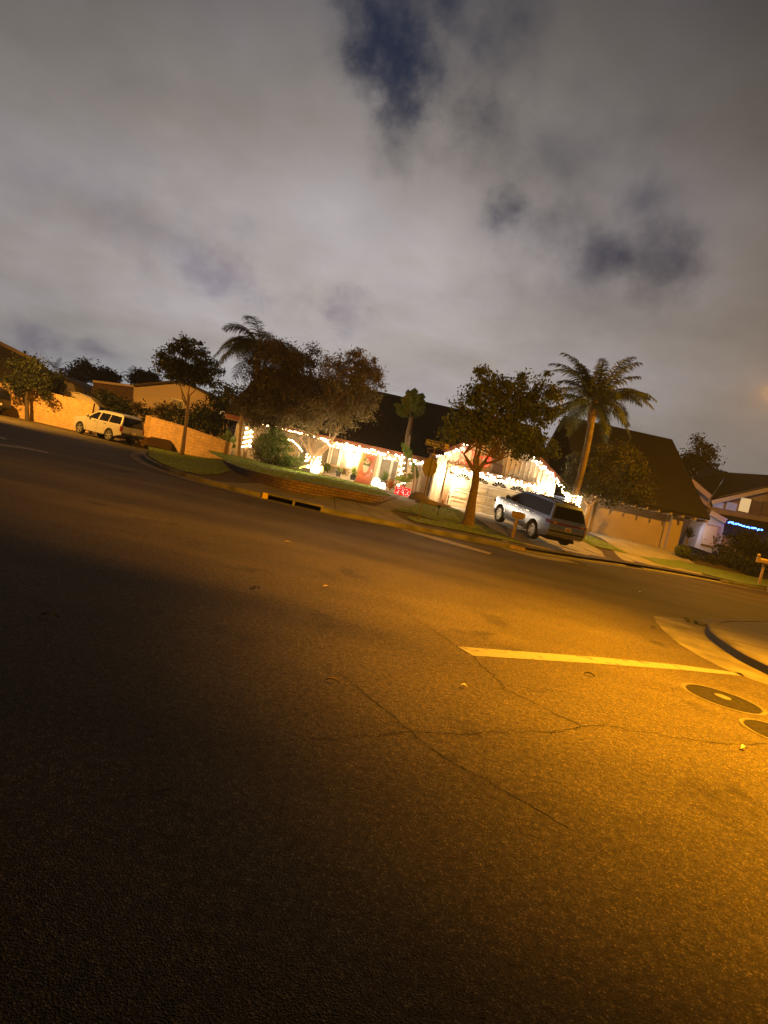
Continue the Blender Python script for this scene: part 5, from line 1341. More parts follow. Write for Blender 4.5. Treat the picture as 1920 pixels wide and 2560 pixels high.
NAV = dict(paint='silver', wb=3.11, tyre=0.405, track=0.99, spokes=22, spoke_w=0.012, tail_x=-0.7, nose_x=3.4,
    hw_z=[(0.3, 0.95), (0.55, 1.0), (0.95, 1.0), (1.2, 0.975), (1.5, 0.87), (1.8, 0.76), (1.95, 0.66)],
    hw_x=[(-1.2, 0.93), (-0.95, 0.975), (-0.5, 1.0), (3.0, 1.0), (3.7, 0.96), (4.0, 0.88), (4.2, 0.72)],
    outline=[(-0.98, 0.42), (-1.14, 0.52), (-1.17, 0.8), (-1.12, 1.0), (-1.09, 1.2), (-0.93, 1.62), (-0.78, 1.88), (-0.5, 1.93), (0.4, 1.955), (1.3, 1.94), (1.75, 1.89), (2.2, 1.66), (2.72, 1.34), (2.9, 1.28), (3.6, 1.2), (3.98, 1.1), (4.13, 0.95), (4.18, 0.7), (4.1, 0.42), (3.75, 0.34),
             ('arch', 3.11, 0.405, 0.5, -8, 188), (2.55, 0.31), (0.55, 0.31), ('arch', 0, 0.405, 0.5, -8, 188), (-0.55, 0.38)],
    zcuts=[0.55, 0.8, 0.98, 1.1, 1.2, 1.35, 1.5, 1.65, 1.8, 1.9], xcuts=[-0.95, -0.7, -0.5, 0.2, 1.0, 1.8, 2.6, 3.0, 3.4, 3.7, 3.95],
    windows=[[(2.5, 1.315), (1.5, 1.285), (1.47, 1.80), (1.72, 1.80), (2.1, 1.62)], [(1.40, 1.285), (0.36, 1.28), (0.36, 1.80), (1.38, 1.81)], [(0.28, 1.28), (-0.86, 1.32), (-0.72, 1.74), (0.28, 1.795)]],
    panels=[('chrome_strip', [(2.5, 0.44), (0.6, 0.44), (0.6, 0.48), (2.5, 0.48)], 'chrome'), ('tail_light', [(-1.1, 1.0), (-0.86, 1.0), (-0.78, 1.12), (-0.86, 1.16), (-1.1, 1.16)], 'taillight'), ('door_gap', [(1.44, 0.5), (1.455, 0.5), (1.455, 1.27), (1.44, 1.27)], 'black'), ('door_gap', [(0.33, 0.95), (0.345, 0.95), (0.345, 1.27), (0.33, 1.27)], 'black'), ('door_gap', [(2.52, 0.5), (2.535, 0.5), (2.6, 1.27), (2.585, 1.27)], 'black'), ('side_vent', [(3.3, 1.06), (2.72, 1.06), (2.72, 1.1), (3.3, 1.1)], 'chrome')],
    rear=[('rear_window', [(1.27, 0.84, -1.065), (1.45, 0.78, -0.995), (1.62, 0.73, -0.93), (1.78, 0.68, -0.845)], 'carglass'),
          ('tail_light_bar', [(1.03, 0.94, -1.118), (1.06, 0.94, -1.112), (1.09, 0.92, -1.108)], 'taillight'),
          ('bumper_groove', [(0.68, 0.9, -1.155), (0.74, 0.9, -1.16)], 'black'), ('bumper_strip', [(0.5, 0.86, -1.135), (0.56, 0.88, -1.14)], 'chrome')],
    band=[(2.6, 1.29), (1.45, 1.262), (-0.95, 1.285), (-0.74, 1.83), (0.4, 1.85), (1.3, 1.85), (1.78, 1.8), (2.2, 1.6)],
    roofp=[(-0.66, 1.905), (-0.4, 1.938), (0.4, 1.955), (1.3, 1.94), (1.72, 1.893)],
    screen=[(1.8, 0.66, 1.86), (2.72, 0.82, 1.335)], under=(-0.9, 3.9, 0.26), mirror=(2.42, 1.3), mirror_m='plastic', handles=[(0.7, 1.14), (1.75, 1.14)], rail=(1.5, -0.5, 1.97, 0.62), board=(0.7, 2.45, 0.3), board_m='chrome', lamp=(3.95, 0.78, 0.95), plate=(-1.225, 0.87),
    boxes=[('amber_lens', (-1.19, -1.165, 0.62, 0.8, 1.03, 1.11), 'amber'), ('amber_lens', (-1.19, -1.165, -0.8, -0.62, 1.03, 1.11), 'amber')])
car('silver_car', 'silver blue large car parked on the driveway of the lit garage, tail to the street', (7.52, 27.25, 0.36), R_(109.7), R_(6.0), NAV)

EXP = dict(paint='carwhite', wb=3.02, tyre=0.385, track=0.98, spokes=5, spoke_w=0.05, tail_x=-0.8, nose_x=3.4,
    hw_z=[(0.3, 0.96), (0.55, 0.99), (0.95, 0.99), (1.2, 0.97), (1.5, 0.87), (1.8, 0.76), (1.95, 0.68)],
    hw_x=[(-1.2, 0.94), (-1.0, 0.98), (-0.5, 1.0), (3.0, 1.0), (3.6, 0.96), (3.85, 0.9), (4.0, 0.8)],
    outline=[(-1.0, 0.55), (-1.14, 0.56), (-1.16, 0.72), (-1.06, 0.76), (-1.06, 1.15), (-0.96, 1.6), (-0.86, 1.86), (-0.7, 1.92), (0.3, 1.95), (1.2, 1.93), (1.6, 1.88), (2.05, 1.62), (2.45, 1.32), (2.6, 1.27), (3.4, 1.2), (3.75, 1.1), (3.85, 0.95), (3.95, 0.75), (3.93, 0.48), (3.65, 0.42),
             ('arch', 3.02, 0.4, 0.47, -4, 184), (2.5, 0.38), (0.55, 0.38), ('arch', 0, 0.4, 0.47, -4, 184), (-0.55, 0.42)],
    zcuts=[0.55, 0.8, 0.98, 1.1, 1.2, 1.35, 1.5, 1.65, 1.8, 1.9], xcuts=[-0.95, -0.7, -0.5, 0.2, 1.0, 1.8, 2.4, 3.0, 3.4, 3.7],
    windows=[[(2.3, 1.28), (1.35, 1.25), (1.33, 1.76), (1.6, 1.76), (1.95, 1.58)], [(1.2, 1.25), (0.3, 1.25), (0.3, 1.77), (1.2, 1.77)], [(0.22, 1.25), (-0.93, 1.25), (-0.8, 1.74), (0.22, 1.77)]],
    panels=[('tail_light', [(-1.05, 0.82), (-0.98, 0.82), (-0.98, 1.16), (-1.05, 1.16)], 'taillight'), ('side_moulding', [(2.45, 0.68), (0.55, 0.68), (0.55, 0.78), (2.45, 0.78)], 'carwhite'), ('door_gap', [(1.27, 0.45), (1.285, 0.45), (1.285, 1.24), (1.27, 1.24)], 'black'), ('door_gap', [(2.36, 0.45), (2.375, 0.45), (2.44, 1.24), (2.425, 1.24)], 'black')],
    rear=[('rear_window', [(1.17, 0.86, -1.05), (1.4, 0.8, -1.0), (1.6, 0.75, -0.955), (1.78, 0.68, -0.885)], 'carglass'),
          ('tail_light', [(0.84, 0.98, -1.045), (1.14, 0.965, -1.045)], 'taillight'), ('tailgate', [(0.82, 0.82, -1.062), (1.0, 0.82, -1.062), (1.14, 0.8, -1.056)], 'carwhite'), ('bumper', [(0.54, 0.93, -1.15), (0.66, 0.95, -1.17), (0.74, 0.93, -1.1)], 'plastic')],
    screen=[(1.62, 0.66, 1.86), (2.45, 0.82, 1.32)], under=(-0.95, 3.8, 0.34), mirror=(2.2, 1.27), handles=[(0.55, 1.1), (1.55, 1.1)], handle_m='plastic', rail=(1.3, -0.6, 1.96, 0.62), board=(0.6, 2.45, 0.36), board_m='chrome', lamp=(3.7, 0.76, 0.95), plate=(-1.235, 0.8),
    boxes=[('tow_hitch', (-1.3, -1.0, -0.2, 0.2, 0.38, 0.5), 'plastic')])
car('white_car', 'large white car parked at the kerb beside the block wall', (-18.84, 41.31, 0.01), R_(153.8), 0.0, EXP)
DRK = dict(EXP); DRK['paint'] = 'cardark'; DRK['panels'] = [p for p in EXP['panels'] if p[0] != 'side_moulding']; DRK['rear'] = [r for r in EXP['rear'] if r[0] not in ('tailgate', 'tail_light')]
pd = at(24, 1024, Y=43.6)
car('dark_car', 'dark car at the far left edge, only its tail in view', (pd.x - 1.95, 44.1, 0.0), R_(158), 0.0, DRK)

# ------------------------------------------------------------------ signs, mailboxes
ps = at(1043.5, 1309, Y=23.9); ps.z = H(ps.x, ps.y)
t = thing('stop_sign', 'back of an octagonal stop sign under two blue street name blades', 'road sign', ps)
# the post leans a little, as in the photograph
tilt = R_(0.5); ax = Vector((math.sin(tilt), 0, math.cos(tilt)))
def pp(h): return ps + ax * h
build('pole', MB().bar(pp(-0.3), pp(2.98), 0.048, 0.048, (0, 1, 0)), 'steel_post', t)
c = pp(2.16); oa = R_(38)
u = Vector((math.cos(oa), math.sin(oa), 0)); v = ax; nn = Vector((-math.sin(oa), math.cos(oa), 0))
P = [c + nn * 0.035 + u * (0.41 * math.cos(PI / 8 + k * PI / 4)) + v * (0.41 * math.sin(PI / 8 + k * PI / 4)) for k in range(8)]
build('octagon', MB().prism(P, nn * 0.006), 'steel', t)
def blade(h, ang, l0, l1, hh, txt):
    c = pp(h); u = Vector((math.cos(ang), math.sin(ang), 0)); nn = Vector((math.sin(ang), -math.cos(ang), 0))
    P = [c + u * a + Vector((0, 0, b)) for a, b in ((l0, 0), (l1, 0), (l1, hh), (l0, hh))]
    o = build('name_blade', MB().prism([p - nn * 0.006 for p in P], nn * 0.012), 'signblue', t)
    f = MB(); e = 0.009
    for q in ((l0, l1, 0, e), (l0, l1, hh - e, hh), (l0, l0 + e, e, hh - e), (l1 - e, l1, e, hh - e)):
        f.prism([c + u * a + Vector((0, 0, b)) + nn * 0.0065 for a, b in ((q[0], q[2]), (q[1], q[2]), (q[1], q[3]), (q[0], q[3]))], nn * 0.002)
    build('border', f, 'signwhite', o)
    if txt:
        w_ = l1 - l0; up_ = Vector((0, 0, 1))
        text_mesh('Big Spring', 0.135, 'signwhite', o, 'lettering', c + u * (l0 + 0.035 * w_) + up_ * 0.075 + nn * 0.008, u, up_, 0.001, w_ * 0.56)
        text_mesh('St', 0.08, 'signwhite', o, 'lettering', c + u * (l0 + 0.70 * w_) + up_ * (hh * 0.52) + nn * 0.008, u, up_, 0.001, w_ * 0.055)
    build('bracket', MB().box(c.x - 0.05, c.x + 0.05, c.y - 0.03, c.y + 0.03, c.z - 0.05, c.z - 0.001), 'steel', t)
    return o, c, u, nn, w_ if txt else 0
o, c, u, nn, w_ = blade(2.98, R_(12), -0.42, 0.55, 0.225, True)
build('block_number_panel', MB().prism([c + u * a + Vector((0, 0, b)) + nn * 0.0068 for a, b in ((0.37, 0.03), (0.53, 0.03), (0.53, 0.1), (0.37, 0.1))], nn * 0.002).prism([c + u * a + Vector((0, 0, b)) + nn * 0.0068 for a, b in ((0.37, 0.125), (0.53, 0.125), (0.53, 0.195), (0.37, 0.195))], nn * 0.002), 'wood_pale', o)
blade(2.70, R_(-38), -0.32, 0.5, 0.2, False)

def mailbox(name, label, base, yaw, m, ball=False):
    base = Vector(base); t = thing(name, label, 'mailbox', base, None, (0, 0, yaw))
    build('post', MB().box(-0.055, 0.055, -0.055, 0.055, -0.2, 0.92), m, t, False, True, 0.005)
    mb = MB(); prof = [(-0.11, 0), (0.11, 0), (0.11, 0.13)] + [(0.11 * math.cos(a), 0.13 + 0.1 * math.sin(a)) for a in [PI * k / 8 for k in range(1, 8)]] + [(-0.11, 0.13)]
    mb.prism([(a, -0.28, 0.93 + b) for a, b in prof], (0, 0.52, 0)); build('box', mb, m, t, False, True)
    mb = MB(); mb.prism([(a * 0.96, -0.295, 0.935 + b * 0.96) for a, b in prof], (0, 0.014, 0)); build('door', mb, m, t, False, True)
    build('arm', MB().box(-0.045, 0.045, -0.24, 0.2, 0.875, 0.929), m, t, False, True)
    if ball: build('finial', MB().box(-0.07, 0.07, 0.26, 0.4, 0.9, 1.2).ico((0, 0.33, 1.27), 0.085, 2), m, t, False, True)
    return t
pm = att(1281, 1346); mailbox('mailbox', 'tan mailbox on a square wooden post at the kerb before the silver car', pm, R_(62), 'wood_tan')
pm = at(1901, 1450, Y=31.5); pm.z = H(pm.x, pm.y)
pm = at(1900, 1451, Y=pm.y); mailbox('mailbox', 'pale mailbox on a thick post with a round finial at the right edge', pm, R_(75), 'wood_pale', True)

# bin at the end of the driveway
pb = att(1449, 1346)
t = thing('waste_bin', 'dark upright bin standing between the silver car tail and the forked pale trunk', 'bin', pb)
build('body', MB().hexa([pb + Vector(v) for v in ((-.2, -.2, 0), (.2, -.2, 0), (.2, .2, 0), (-.2, .2, 0), (-.25, -.25, .62), (.25, -.25, .62), (.25, .25, .62), (-.25, .25, .62))]), 'tan_trim', t)
build('lid', MB().box(pb.x - .27, pb.x + .27, pb.y - .27, pb.y + .27, pb.z + .621, pb.z + .67), 'tan_trim', t, bevel=0.015)
build('wheel', MB().tube([pb + Vector((-.22, .22, .06)), pb + Vector((.22, .22, .06))], 0.06, 10), 'rubber', t)

# small garden light on the front grass
p = att(1093, 1290)
t = thing('path_light', 'small black path light standing in the front grass by the sign pole', 'path light', p)
build('stake', MB().tube([p, p + Vector((0, 0, 0.36))], 0.018, 7), 'plastic', t)
build('hood', MB().lathe([(0.05, 0.34), (0.06, 0.42), (0.11, 0.45), (0.02, 0.5)], p, 12), 'plastic', t, True)

# painted house numbers on the kerb
def kerb_number(px0, px1, txt, par):
    a, b = at(*px0, z=0), at(*px1, z=0)
    ia = min(range(len(KP)), key=lambda i: (KP[i] - Vector((a.x, a.y, 0))).length)
    tdir = (KP[ia + 1] - KP[ia - 1]).normalized(); nrm = Vector((tdir.y, -tdir.x, 0))
    m = (KP[ia] + nrm * 0.012); w = 0.34
    P = [m + tdir * s * w + Vector((0, 0, z)) for s, z in ((-1, .015), (1, .015), (1, .135), (-1, .135))]
    o = build('number_panel', MB().prism(P, nrm * 0.004), 'wood_pale', par)
    if txt: text_mesh(txt, 0.11, 'digit', o, 'digits', m - tdir * 0.16 + Vector((0, 0, 0.035)) + nrm * 0.0055, tdir, Vector((0, 0, 1)), 0.001, 0.3)
kerb_number((1285, 1374), (1310, 1378), '1241', kmain)

# storm drain in the kerb
Pq = KP[i_dr0:i_dr1 + 1]
t = thing('storm_drain', 'long dark kerb inlet of the storm drain at the street corner', 'storm drain', tuple(Pq[len(Pq) // 2]))
mb = MB(); n = len(Pq)
for d0, d1, z0, z1 in ((0.0, 0.75, 0.152, 0.215),):
    A0, B0 = off_path(Pq, d0), off_path(Pq, d1)
    rows = [[(p.x, p.y, z0) for p in A0], [(p.x, p.y, z1) for p in A0], [(p.x, p.y, z1) for p in B0], [(p.x, p.y, z0) for p in B0]]
    mb.add([v for r in rows for v in r], [(r * n + i, r * n + i + 1, ((r + 1) % 4) * n + i + 1, ((r + 1) % 4) * n + i) for r in range(4) for i in range(n - 1)] + [(0, n, 2 * n, 3 * n), (n - 1, 2 * n - 1, 3 * n - 1, 4 * n - 1)])
build('cover_slab', mb, 'kerb', t)
mb = MB(); ribbon(Pq, 0.45, 0.47, 0.0, 0.16, mb); ribbon(Pq, -0.02, 0.46, 0.007, 0.007, mb)
build('inlet', mb, 'black', t, norm=False)
for k in (0, n // 2, n - 1):
    q = Pq[k]; build('marker' if k == 0 else 'post', MB().box(q.x - (.09 if k == 0 else .03), q.x + (.09 if k == 0 else .03), q.y - 0.05, q.y + 0.1, 0, 0.151 if k else 0.2), 'yellowpaint' if k == 0 else 'steel', t)

# manholes
def manhole(label, cx_, cy_, r, lid=None):
    t = thing('manhole_cover', label, 'manhole cover', (cx_, cy_, 0), 'manhole covers')
    def annulus(r0, r1, z):
        vs = [(cx_ + q * math.cos(2 * PI * k / 40), cy_ + q * math.sin(2 * PI * k / 40), z) for q in (r0, r1) for k in range(40)]
        return MB().add(vs, [(k, (k + 1) % 40, 40 + (k + 1) % 40, 40 + k) for k in range(40)])
    build('collar', annulus(r * 0.9, r, 0.006), 'collar', t)
    build('cover', MB().poly([(cx_ + r * 0.87 * math.cos(2 * PI * k / 40), cy_ + r * 0.87 * math.sin(2 * PI * k / 40), 0.005) for k in range(40)]), 'iron', t)
    if lid: build('lid_plate', MB().lathe([(r * 0.2, 0), (r * 0.2, 0.006), (r * 0.16, 0.009)], (cx_ + lid[0], cy_ + lid[1], 0.006), 24), 'kerb', t)
q = at(1807, 1747, z=0); manhole('dark manhole cover with a pale round plate in the middle', q.x, q.y, 0.435, (0.03, 0.06))
q = at(1952, 1838, z=0); manhole('dark manhole cover cut by the right edge of the view', q.x, q.y, 0.36)

# litter on the road
def litter(nm, label, px, py, l, w, m, z=0.012, curl=0.02, a=None):
    p = at(px, py, z=0); a = rnd.uniform(0, PI) if a is None else a
    d = Vector((math.cos(a), math.sin(a), 0)); s = Vector((-d.y, d.x, 0)); mb = MB(); prev = None
    for k in range(7):
        f_ = k / 6; c = p + d * l * (f_ - .5) + Vector((0, 0, z + curl * math.sin(PI * f_))); ww = w * math.sin(PI * (0.06 + 0.88 * f_))
        row = [c - s * ww + Vector((0, 0, curl * .6)), c, c + s * ww + Vector((0, 0, curl * .6))]
        if prev: mb.add(prev + row, [(0, 1, 4, 3), (1, 2, 5, 4)])
        prev = row
    tag(build(nm, mb, m, norm=False), label, 'fallen leaf' if 'leaf' in nm else 'litter', 'leaves and scraps on the road')
litter('fallen_leaf', 'yellow green leaf lying on the dark road at the left', 125, 1545, 0.13, 0.035, 'leafdead', a=0.1)
litter('twig', 'broken twig lying on the road left of the long crack', 830, 1708, 0.11, 0.012, 'twig', a=0.0)
litter('fallen_leaf', 'curled dark leaf on the road below the stop line', 1473, 1691, 0.11, 0.02, 'black', a=-0.4)
litter('fallen_leaf', 'small dry leaf on the road below the storm drain', 720, 1358, 0.16, 0.03, 'leafdead')
litter('fallen_leaf', 'tiny dry leaf on the middle of the dark road', 815, 1471, 0.1, 0.03, 'twig')
litter('fallen_leaf', 'dark curled leaf on the road left of the tiny dry leaf', 640, 1474, 0.14, 0.03, 'black')
litter('paper_scrap', 'white paper scrap on the bright road above the stop line', 1602, 1483, 0.2, 0.04, 'paper')
litter('paper_scrap', 'pale scrap on the road right of the long crack', 1158, 1722, 0.06, 0.015, 'paper')
litter('paper_scrap', 'pale scrap on the bright road at the lower right', 1858, 1876, 0.06, 0.02, 'paper')
litter('fallen_leaf', 'dark leaf beside the gutter apron of the right corner', 1632, 1571, 0.1, 0.03, 'black')
t = MB()
for k in range(60):
    f_ = rnd.random(); q = at(1708 + 75 * f_ + rnd.gauss(0, 3), 1550 + 22 * f_ + rnd.gauss(0, 2), z=0.0); a_ = rnd.uniform(0, PI); d = Vector((math.cos(a_), math.sin(a_), 0)) * rnd.uniform(.03, .07); s = Vector((-d.y, d.x, 0)) * .5
    q.z = 0.012 + rnd.uniform(0, .03); t.poly([q - d, q + s, q + d + Vector((0, 0, .02)), q - s])
tag(build('leaf_litter', t, 'leaf_dark', norm=False), 'dark wet leaves gathered in the gutter of the right corner', 'leaves', None, 'stuff')

# ------------------------------------------------------------------ block walls
def wall_run(name, label, pts, m='block', th=0.2, cap=0.06):
    """pts: (x, y, z0, z1)"""
    a0 = Vector(pts[0][:3]); t = thing(name, label, 'wall', a0)
    mb = MB(); cp_ = MB()
    for a, b in zip(pts[:-1], pts[1:]):
        d = (Vector(b[:2]) - Vector(a[:2])).normalized(); nv = Vector((-d.y, d.x)) * th
        q = lambda p, z, k: (p[0] + nv.x * k, p[1] + nv.y * k, z)
        mb.hexa([q(a, a[2], 0), q(b, b[2], 0), q(b, b[2], 1), q(a, a[2], 1), q(a, a[3], 0), q(b, b[3], 0), q(b, b[3], 1), q(a, a[3], 1)])
        cp_.hexa([q(a, a[3] + .001, -.1), q(b, b[3] + .001, -.1), q(b, b[3] + .001, 1.1), q(a, a[3] + .001, 1.1), q(a, a[3] + cap, -.1), q(b, b[3] + cap, -.1), q(b, b[3] + cap, 1.1), q(a, a[3] + cap, 1.1)])
    build('wall', mb, m, t); build('coping', cp_, m, t)
    return t
def wp(px, ytop, ybot, Y):
    a, b = at(px, ytop, Y=Y), at(px, ybot, Y=Y); return (b.x, Y, b.z - 0.25, a.z)
w1 = [wp(-60, 949, 1026, 47.0), wp(20, 955, 1042, 46.5), wp(105, 978, 1056, 46.2), wp(222, 1008, 1073, 45.6)]
wall_run('block_wall', 'tall lit block wall left of the parked white car', w1)
w2 = [wp(361, 1040, 1107, 44.2), wp(440, 1062, 1124, 42.4), wp(500, 1083, 1139, 41.2), wp(567, 1107, 1156, 40.0)]
wall_run('block_wall', 'lit block wall right of the parked white car, stepping down to the lawn', w2)
q = w2[0]; build('pier', MB().box(q[0] - 0.22, q[0] + 0.2, q[1] - 0.12, q[1] + 0.32, q[2], q[3] + 0.1), 'block', bpy.data.objects['block_wall.001'])
# fence between, hidden behind the car
a, b = w1[-1], w2[0]
t = thing('gate', 'dark wooden gate between the two block walls behind the white car', 'gate', (a[0], a[1], 0))
mb = MB(); n = 14
for k in range(n):
    x0 = a[0] + 0.1 + (b[0] - a[0] - 0.5) * k / n; x1 = x0 + (b[0] - a[0] - 0.5) / n - 0.015; y = a[1] + (b[1] - a[1]) * k / n + 0.3
    mb.box(x0, x1, y, y + 0.04, 0.1, 1.75)
build('boards', mb, 'brownwall', t)
# metal shed behind the left wall
S0, S1, S2, S3, S4, S5 = (at(148, 992, Y=49), at(163, 979, Y=49), at(200, 983, Y=49), at(228, 996, Y=49), at(248, 1016, Y=49), at(248, 1060, Y=49))
t = thing('garden_shed', 'pale metal garden shed with a faceted roof behind the left block wall', 'shed', (S2.x, 49, 0))
build('front', MB().prism([(S1.x, 49, 0), (S5.x, 49, 0), tuple(S4), tuple(S3), tuple(S2), tuple(S1)], (0, 0.03, 0)), 'shed', t)
P = [S1, S2, S3, S4]; mb = MB()
for a_, b_ in zip(P[:-1], P[1:]): mb.hexa([a_ - Vector((0, .12, .03)), b_ - Vector((0, .12, .03)), b_ + Vector((0, 2.6, -.03)), a_ + Vector((0, 2.6, -.03)), a_ - Vector((0, .12, -.03)), b_ - Vector((0, .12, -.03)), b_ + Vector((0, 2.6, .03)), a_ + Vector((0, 2.6, .03))])
build('roof', mb, 'shed', t)
build('side', MB().prism([(S1.x, 49.03, 0), (S1.x - 1.1, 50.6, 0), (S0.x - 0.3, 50.6, S0.z), tuple(S1 + Vector((0, .03, 0)))], (0.02, 0.02, 0)), 'shed', t)

# ------------------------------------------------------------------ neighbouring houses
def px_poly(pts, Y): return [tuple(at(*p, Y=Y)) for p in pts]
# left edge house with the long lit roof
Y0 = 54.0
e0, e1 = at(-120, 868, Y=58), at(122, 930, Y=58)
t = thing('house', 'house at the left edge with a long brown roof lit orange', 'house', (-30, 56, 0))
a, b = at(-140, 925, Y=50), at(115, 975, Y=50); r0, r1 = at(-60, 833, Y=56), at(4, 862, Y=56); r2 = at(118, 922, Y=56)
mb = MB()
slab(mb, at(-140, 922, Y=50.5), at(118, 978, Y=50.5), at(121, 921, Y=56), at(-140, 791, Y=56), 0.25)
build('roof', mb, 'roof_left', t)
mb = MB(); mb.bar(at(-140, 791, Y=56) + Vector((0, 0, .1)), at(94, 907, Y=56) + Vector((0, 0, .1)), 0.4, 0.28); build('ridge_board', mb, 'stucco_pink', t)
for px, py in ((61, 887), (85, 899)): 
    p = at(px, py, Y=56); build('roof_vent', MB().tube([p - Vector((0, 0, .3)), p + Vector((0, 0, .25))], 0.09, 8).lathe([(0.16, .25), (.16, .33), (.03, .38)], p, 10), 'plastic', t)
q0, q1 = at(-140, 925, Y=51.5), at(112, 985, Y=51.5)
build('wall', MB().box(q0.x, q1.x, 51.5, 55.9, 0, min(q0.z, q1.z) + .2), 'stucco_tan', t)
xw0, xw1 = at(-8, 950, Y=51.5).x, at(7, 950, Y=51.5).x
wn = build('window', MB().box(xw0, xw1, 51.44, 51.49, at(0, 970, Y=51.5).z, at(0, 938, Y=51.5).z), 'white', t)
# dim house behind it
t = thing('house', 'dim small-gabled house between the left roof and the brown-walled building', 'house', (at(150, 975, Y=62).x, 62, 0))
build('wall', MB().prism(px_poly([(122, 935), (185, 960), (190, 990), (120, 1000)], 62), (0, 6, 0)), 'greywall', t)
a, b = at(118, 926, Y=61.6), at(192, 957, Y=61.6); mb = MB(); slab(mb, a, b, b + Vector((0, 6.6, 0)), a + Vector((0, 6.6, 0)), .22); build('roof', mb, 'roof_left', t)
a, b = at(192, 957, Y=61.6), at(214, 978, Y=61.6); mb = MB(); slab(mb, a, b, b + Vector((0, 6.6, 0)), a + Vector((0, 6.6, 0)), .22); build('roof', mb, 'roof_left', t)
# brown walled building
t = thing('house', 'flat-roofed brown building with a pale eave line left of the tan gable house', 'house', (at(285, 980, Y=60).x, 60, 0))
build('wall', MB().prism(px_poly([(234, 957), (334, 965), (331, 1040), (220, 1010)], 60), (0, 5, 0)), 'brownwall', t)
a, b = at(232, 950, Y=59.6), at(337, 963, Y=59.6); mb = MB(); slab(mb, a, b, b + Vector((0, 5.6, .2)), a + Vector((0, 5.6, .2)), .22); build('roof', mb, 'stucco_pink', t)
# tan gable house
t = thing('house', 'tan stucco gable house with a dim window above the round street tree hedge', 'house', (at(430, 1000, Y=58).x, 58, 0))
build('wall', MB().prism(px_poly([(335, 965), (437, 955), (470, 962), (520, 990), (580, 1023), (560, 1110), (328, 1068)], 58), (0, 9, 0)), 'stucco_pink', t)
mb = MB()
for p0, p1 in (((331, 963), (438, 953)), ((438, 953), (472, 960)), ((472, 960), (588, 1026))):
    a, b = at(*p0, Y=57.5), at(*p1, Y=57.5); slab(mb, a + Vector((0, 0, .12)), b + Vector((0, 0, .12)), b + Vector((0, 10, .12)), a + Vector((0, 10, .12)), .2)
build('roof', mb, 'roof_left', t)
a, b = at(431, 998, Y=58), at(455, 1030, Y=58)
w_ = build('window', MB().box(a.x, b.x, 57.93, 57.97, b.z, a.z), 'curtain', t)
build('frame', MB().box(a.x - .1, b.x + .1, 57.9, 57.929, a.z, a.z + .1).box(a.x - .1, b.x + .1, 57.9, 57.929, b.z - .1, b.z).box(a.x - .1, a.x, 57.9, 57.929, b.z, a.z).box(b.x, b.x + .1, 57.9, 57.929, b.z, a.z), 'white', w_)
a, b = at(549, 1025, Y=58), at(568, 1039, Y=58)
w_ = build('window', MB().box(a.x, b.x, 57.93, 57.97, b.z, a.z), 'litwindow', t); w_['label'] = 'lit yellow window'
mb = MB()
for k in range(5): mb.box(a.x + (b.x - a.x) * rnd.random() * .8, a.x + (b.x - a.x) * rnd.random(), 57.9, 57.925, b.z, b.z + rnd.uniform(.1, .4))
build('frame', MB().box((a.x + b.x) / 2 - .03, (a.x + b.x) / 2 + .03, 57.9, 57.929, b.z, a.z), 'white', w_)
p = at(390, 1012, Y=57.8); build('satellite_dish', MB().ico(p, 0.3, 2, (1, .3, 1)).tube([p, p + Vector((0, .3, -.2))], .03, 6), 'greywall', t)

# tan garage house on the right
t = thing('house', 'dark steep-roofed house with a wide tan garage door right of the palm', 'house', (17, 41, 1.0))
XL, XR = 12.35, 21.2; EYn, EZn, RYn, RZn = 39.9, 3.62, 48.4, 9.55
mb = MB(); slab(mb, (XL, EYn, EZn), (XR, EYn, EZn), (XR, RYn, RZn), (XL, RYn, RZn), .16); slab(mb, (XL, RYn + .01, RZn), (XR, RYn + .01, RZn), (XR, 57, 3.6), (XL, 57, 3.6), .16)
build('roof', mb, 'roof2', t)
YN = 41.0
d0, d1 = at(1474, 1320, Y=YN).x, at(1652, 1350, Y=YN).x
p1_ = at(1668, 1350, Y=YN).x + 0.2
zt_ = EZn + 0.05; zd = 1.02 + 2.5
mb = MB().box(XL + .6, d0 - .05, YN, YN + .25, .3, EZn + .7); mb.box(d1 + .05, d1 + .28, YN, YN + .25, .3, EZn + .7); mb.box(d0 - .05, d1 + .05, YN, YN + .25, zd, EZn + .7)
build('wall', mb, 'dullbeige', t)
build('end_wall', MB().prism([(XR - 1.6, YN + .3, .3), (XR - 1.6, 56.5, .3), (XR - 1.6, 56.5, 3.6), (XR - 1.6, RYn, RZn - .3), (XR - 1.6, YN + .3, EZn + .6)], (.2, 0, 0)), 'dullbeige', t)
xp = d1 + .28
build('pillar', MB().box(xp + .002, xp + .75, YN - .35, YN + .4, .3, EZn + .1), 'dullbeige', t)
g = build('garage_door', MB().box(d0, d1, YN + .1, YN + .15, .75, zd), 'dullbeige', t)
mb = MB()
for k in range(4): mb.box(d0 + .03, d1 - .03, YN + .085, YN + .099, .8 + k * (zd - .8) / 4 + .015, .8 + (k + 1) * (zd - .8) / 4 - .015)
build('panel', mb, 'dullbeige', g)
x = XL + .5
while x < XR:
    build('rafter_tail', MB().box(x - .05, x + .05, EYn - .06, YN + .2, EZn - .32, EZn - .165), 'dullbeige', t); x += 0.82
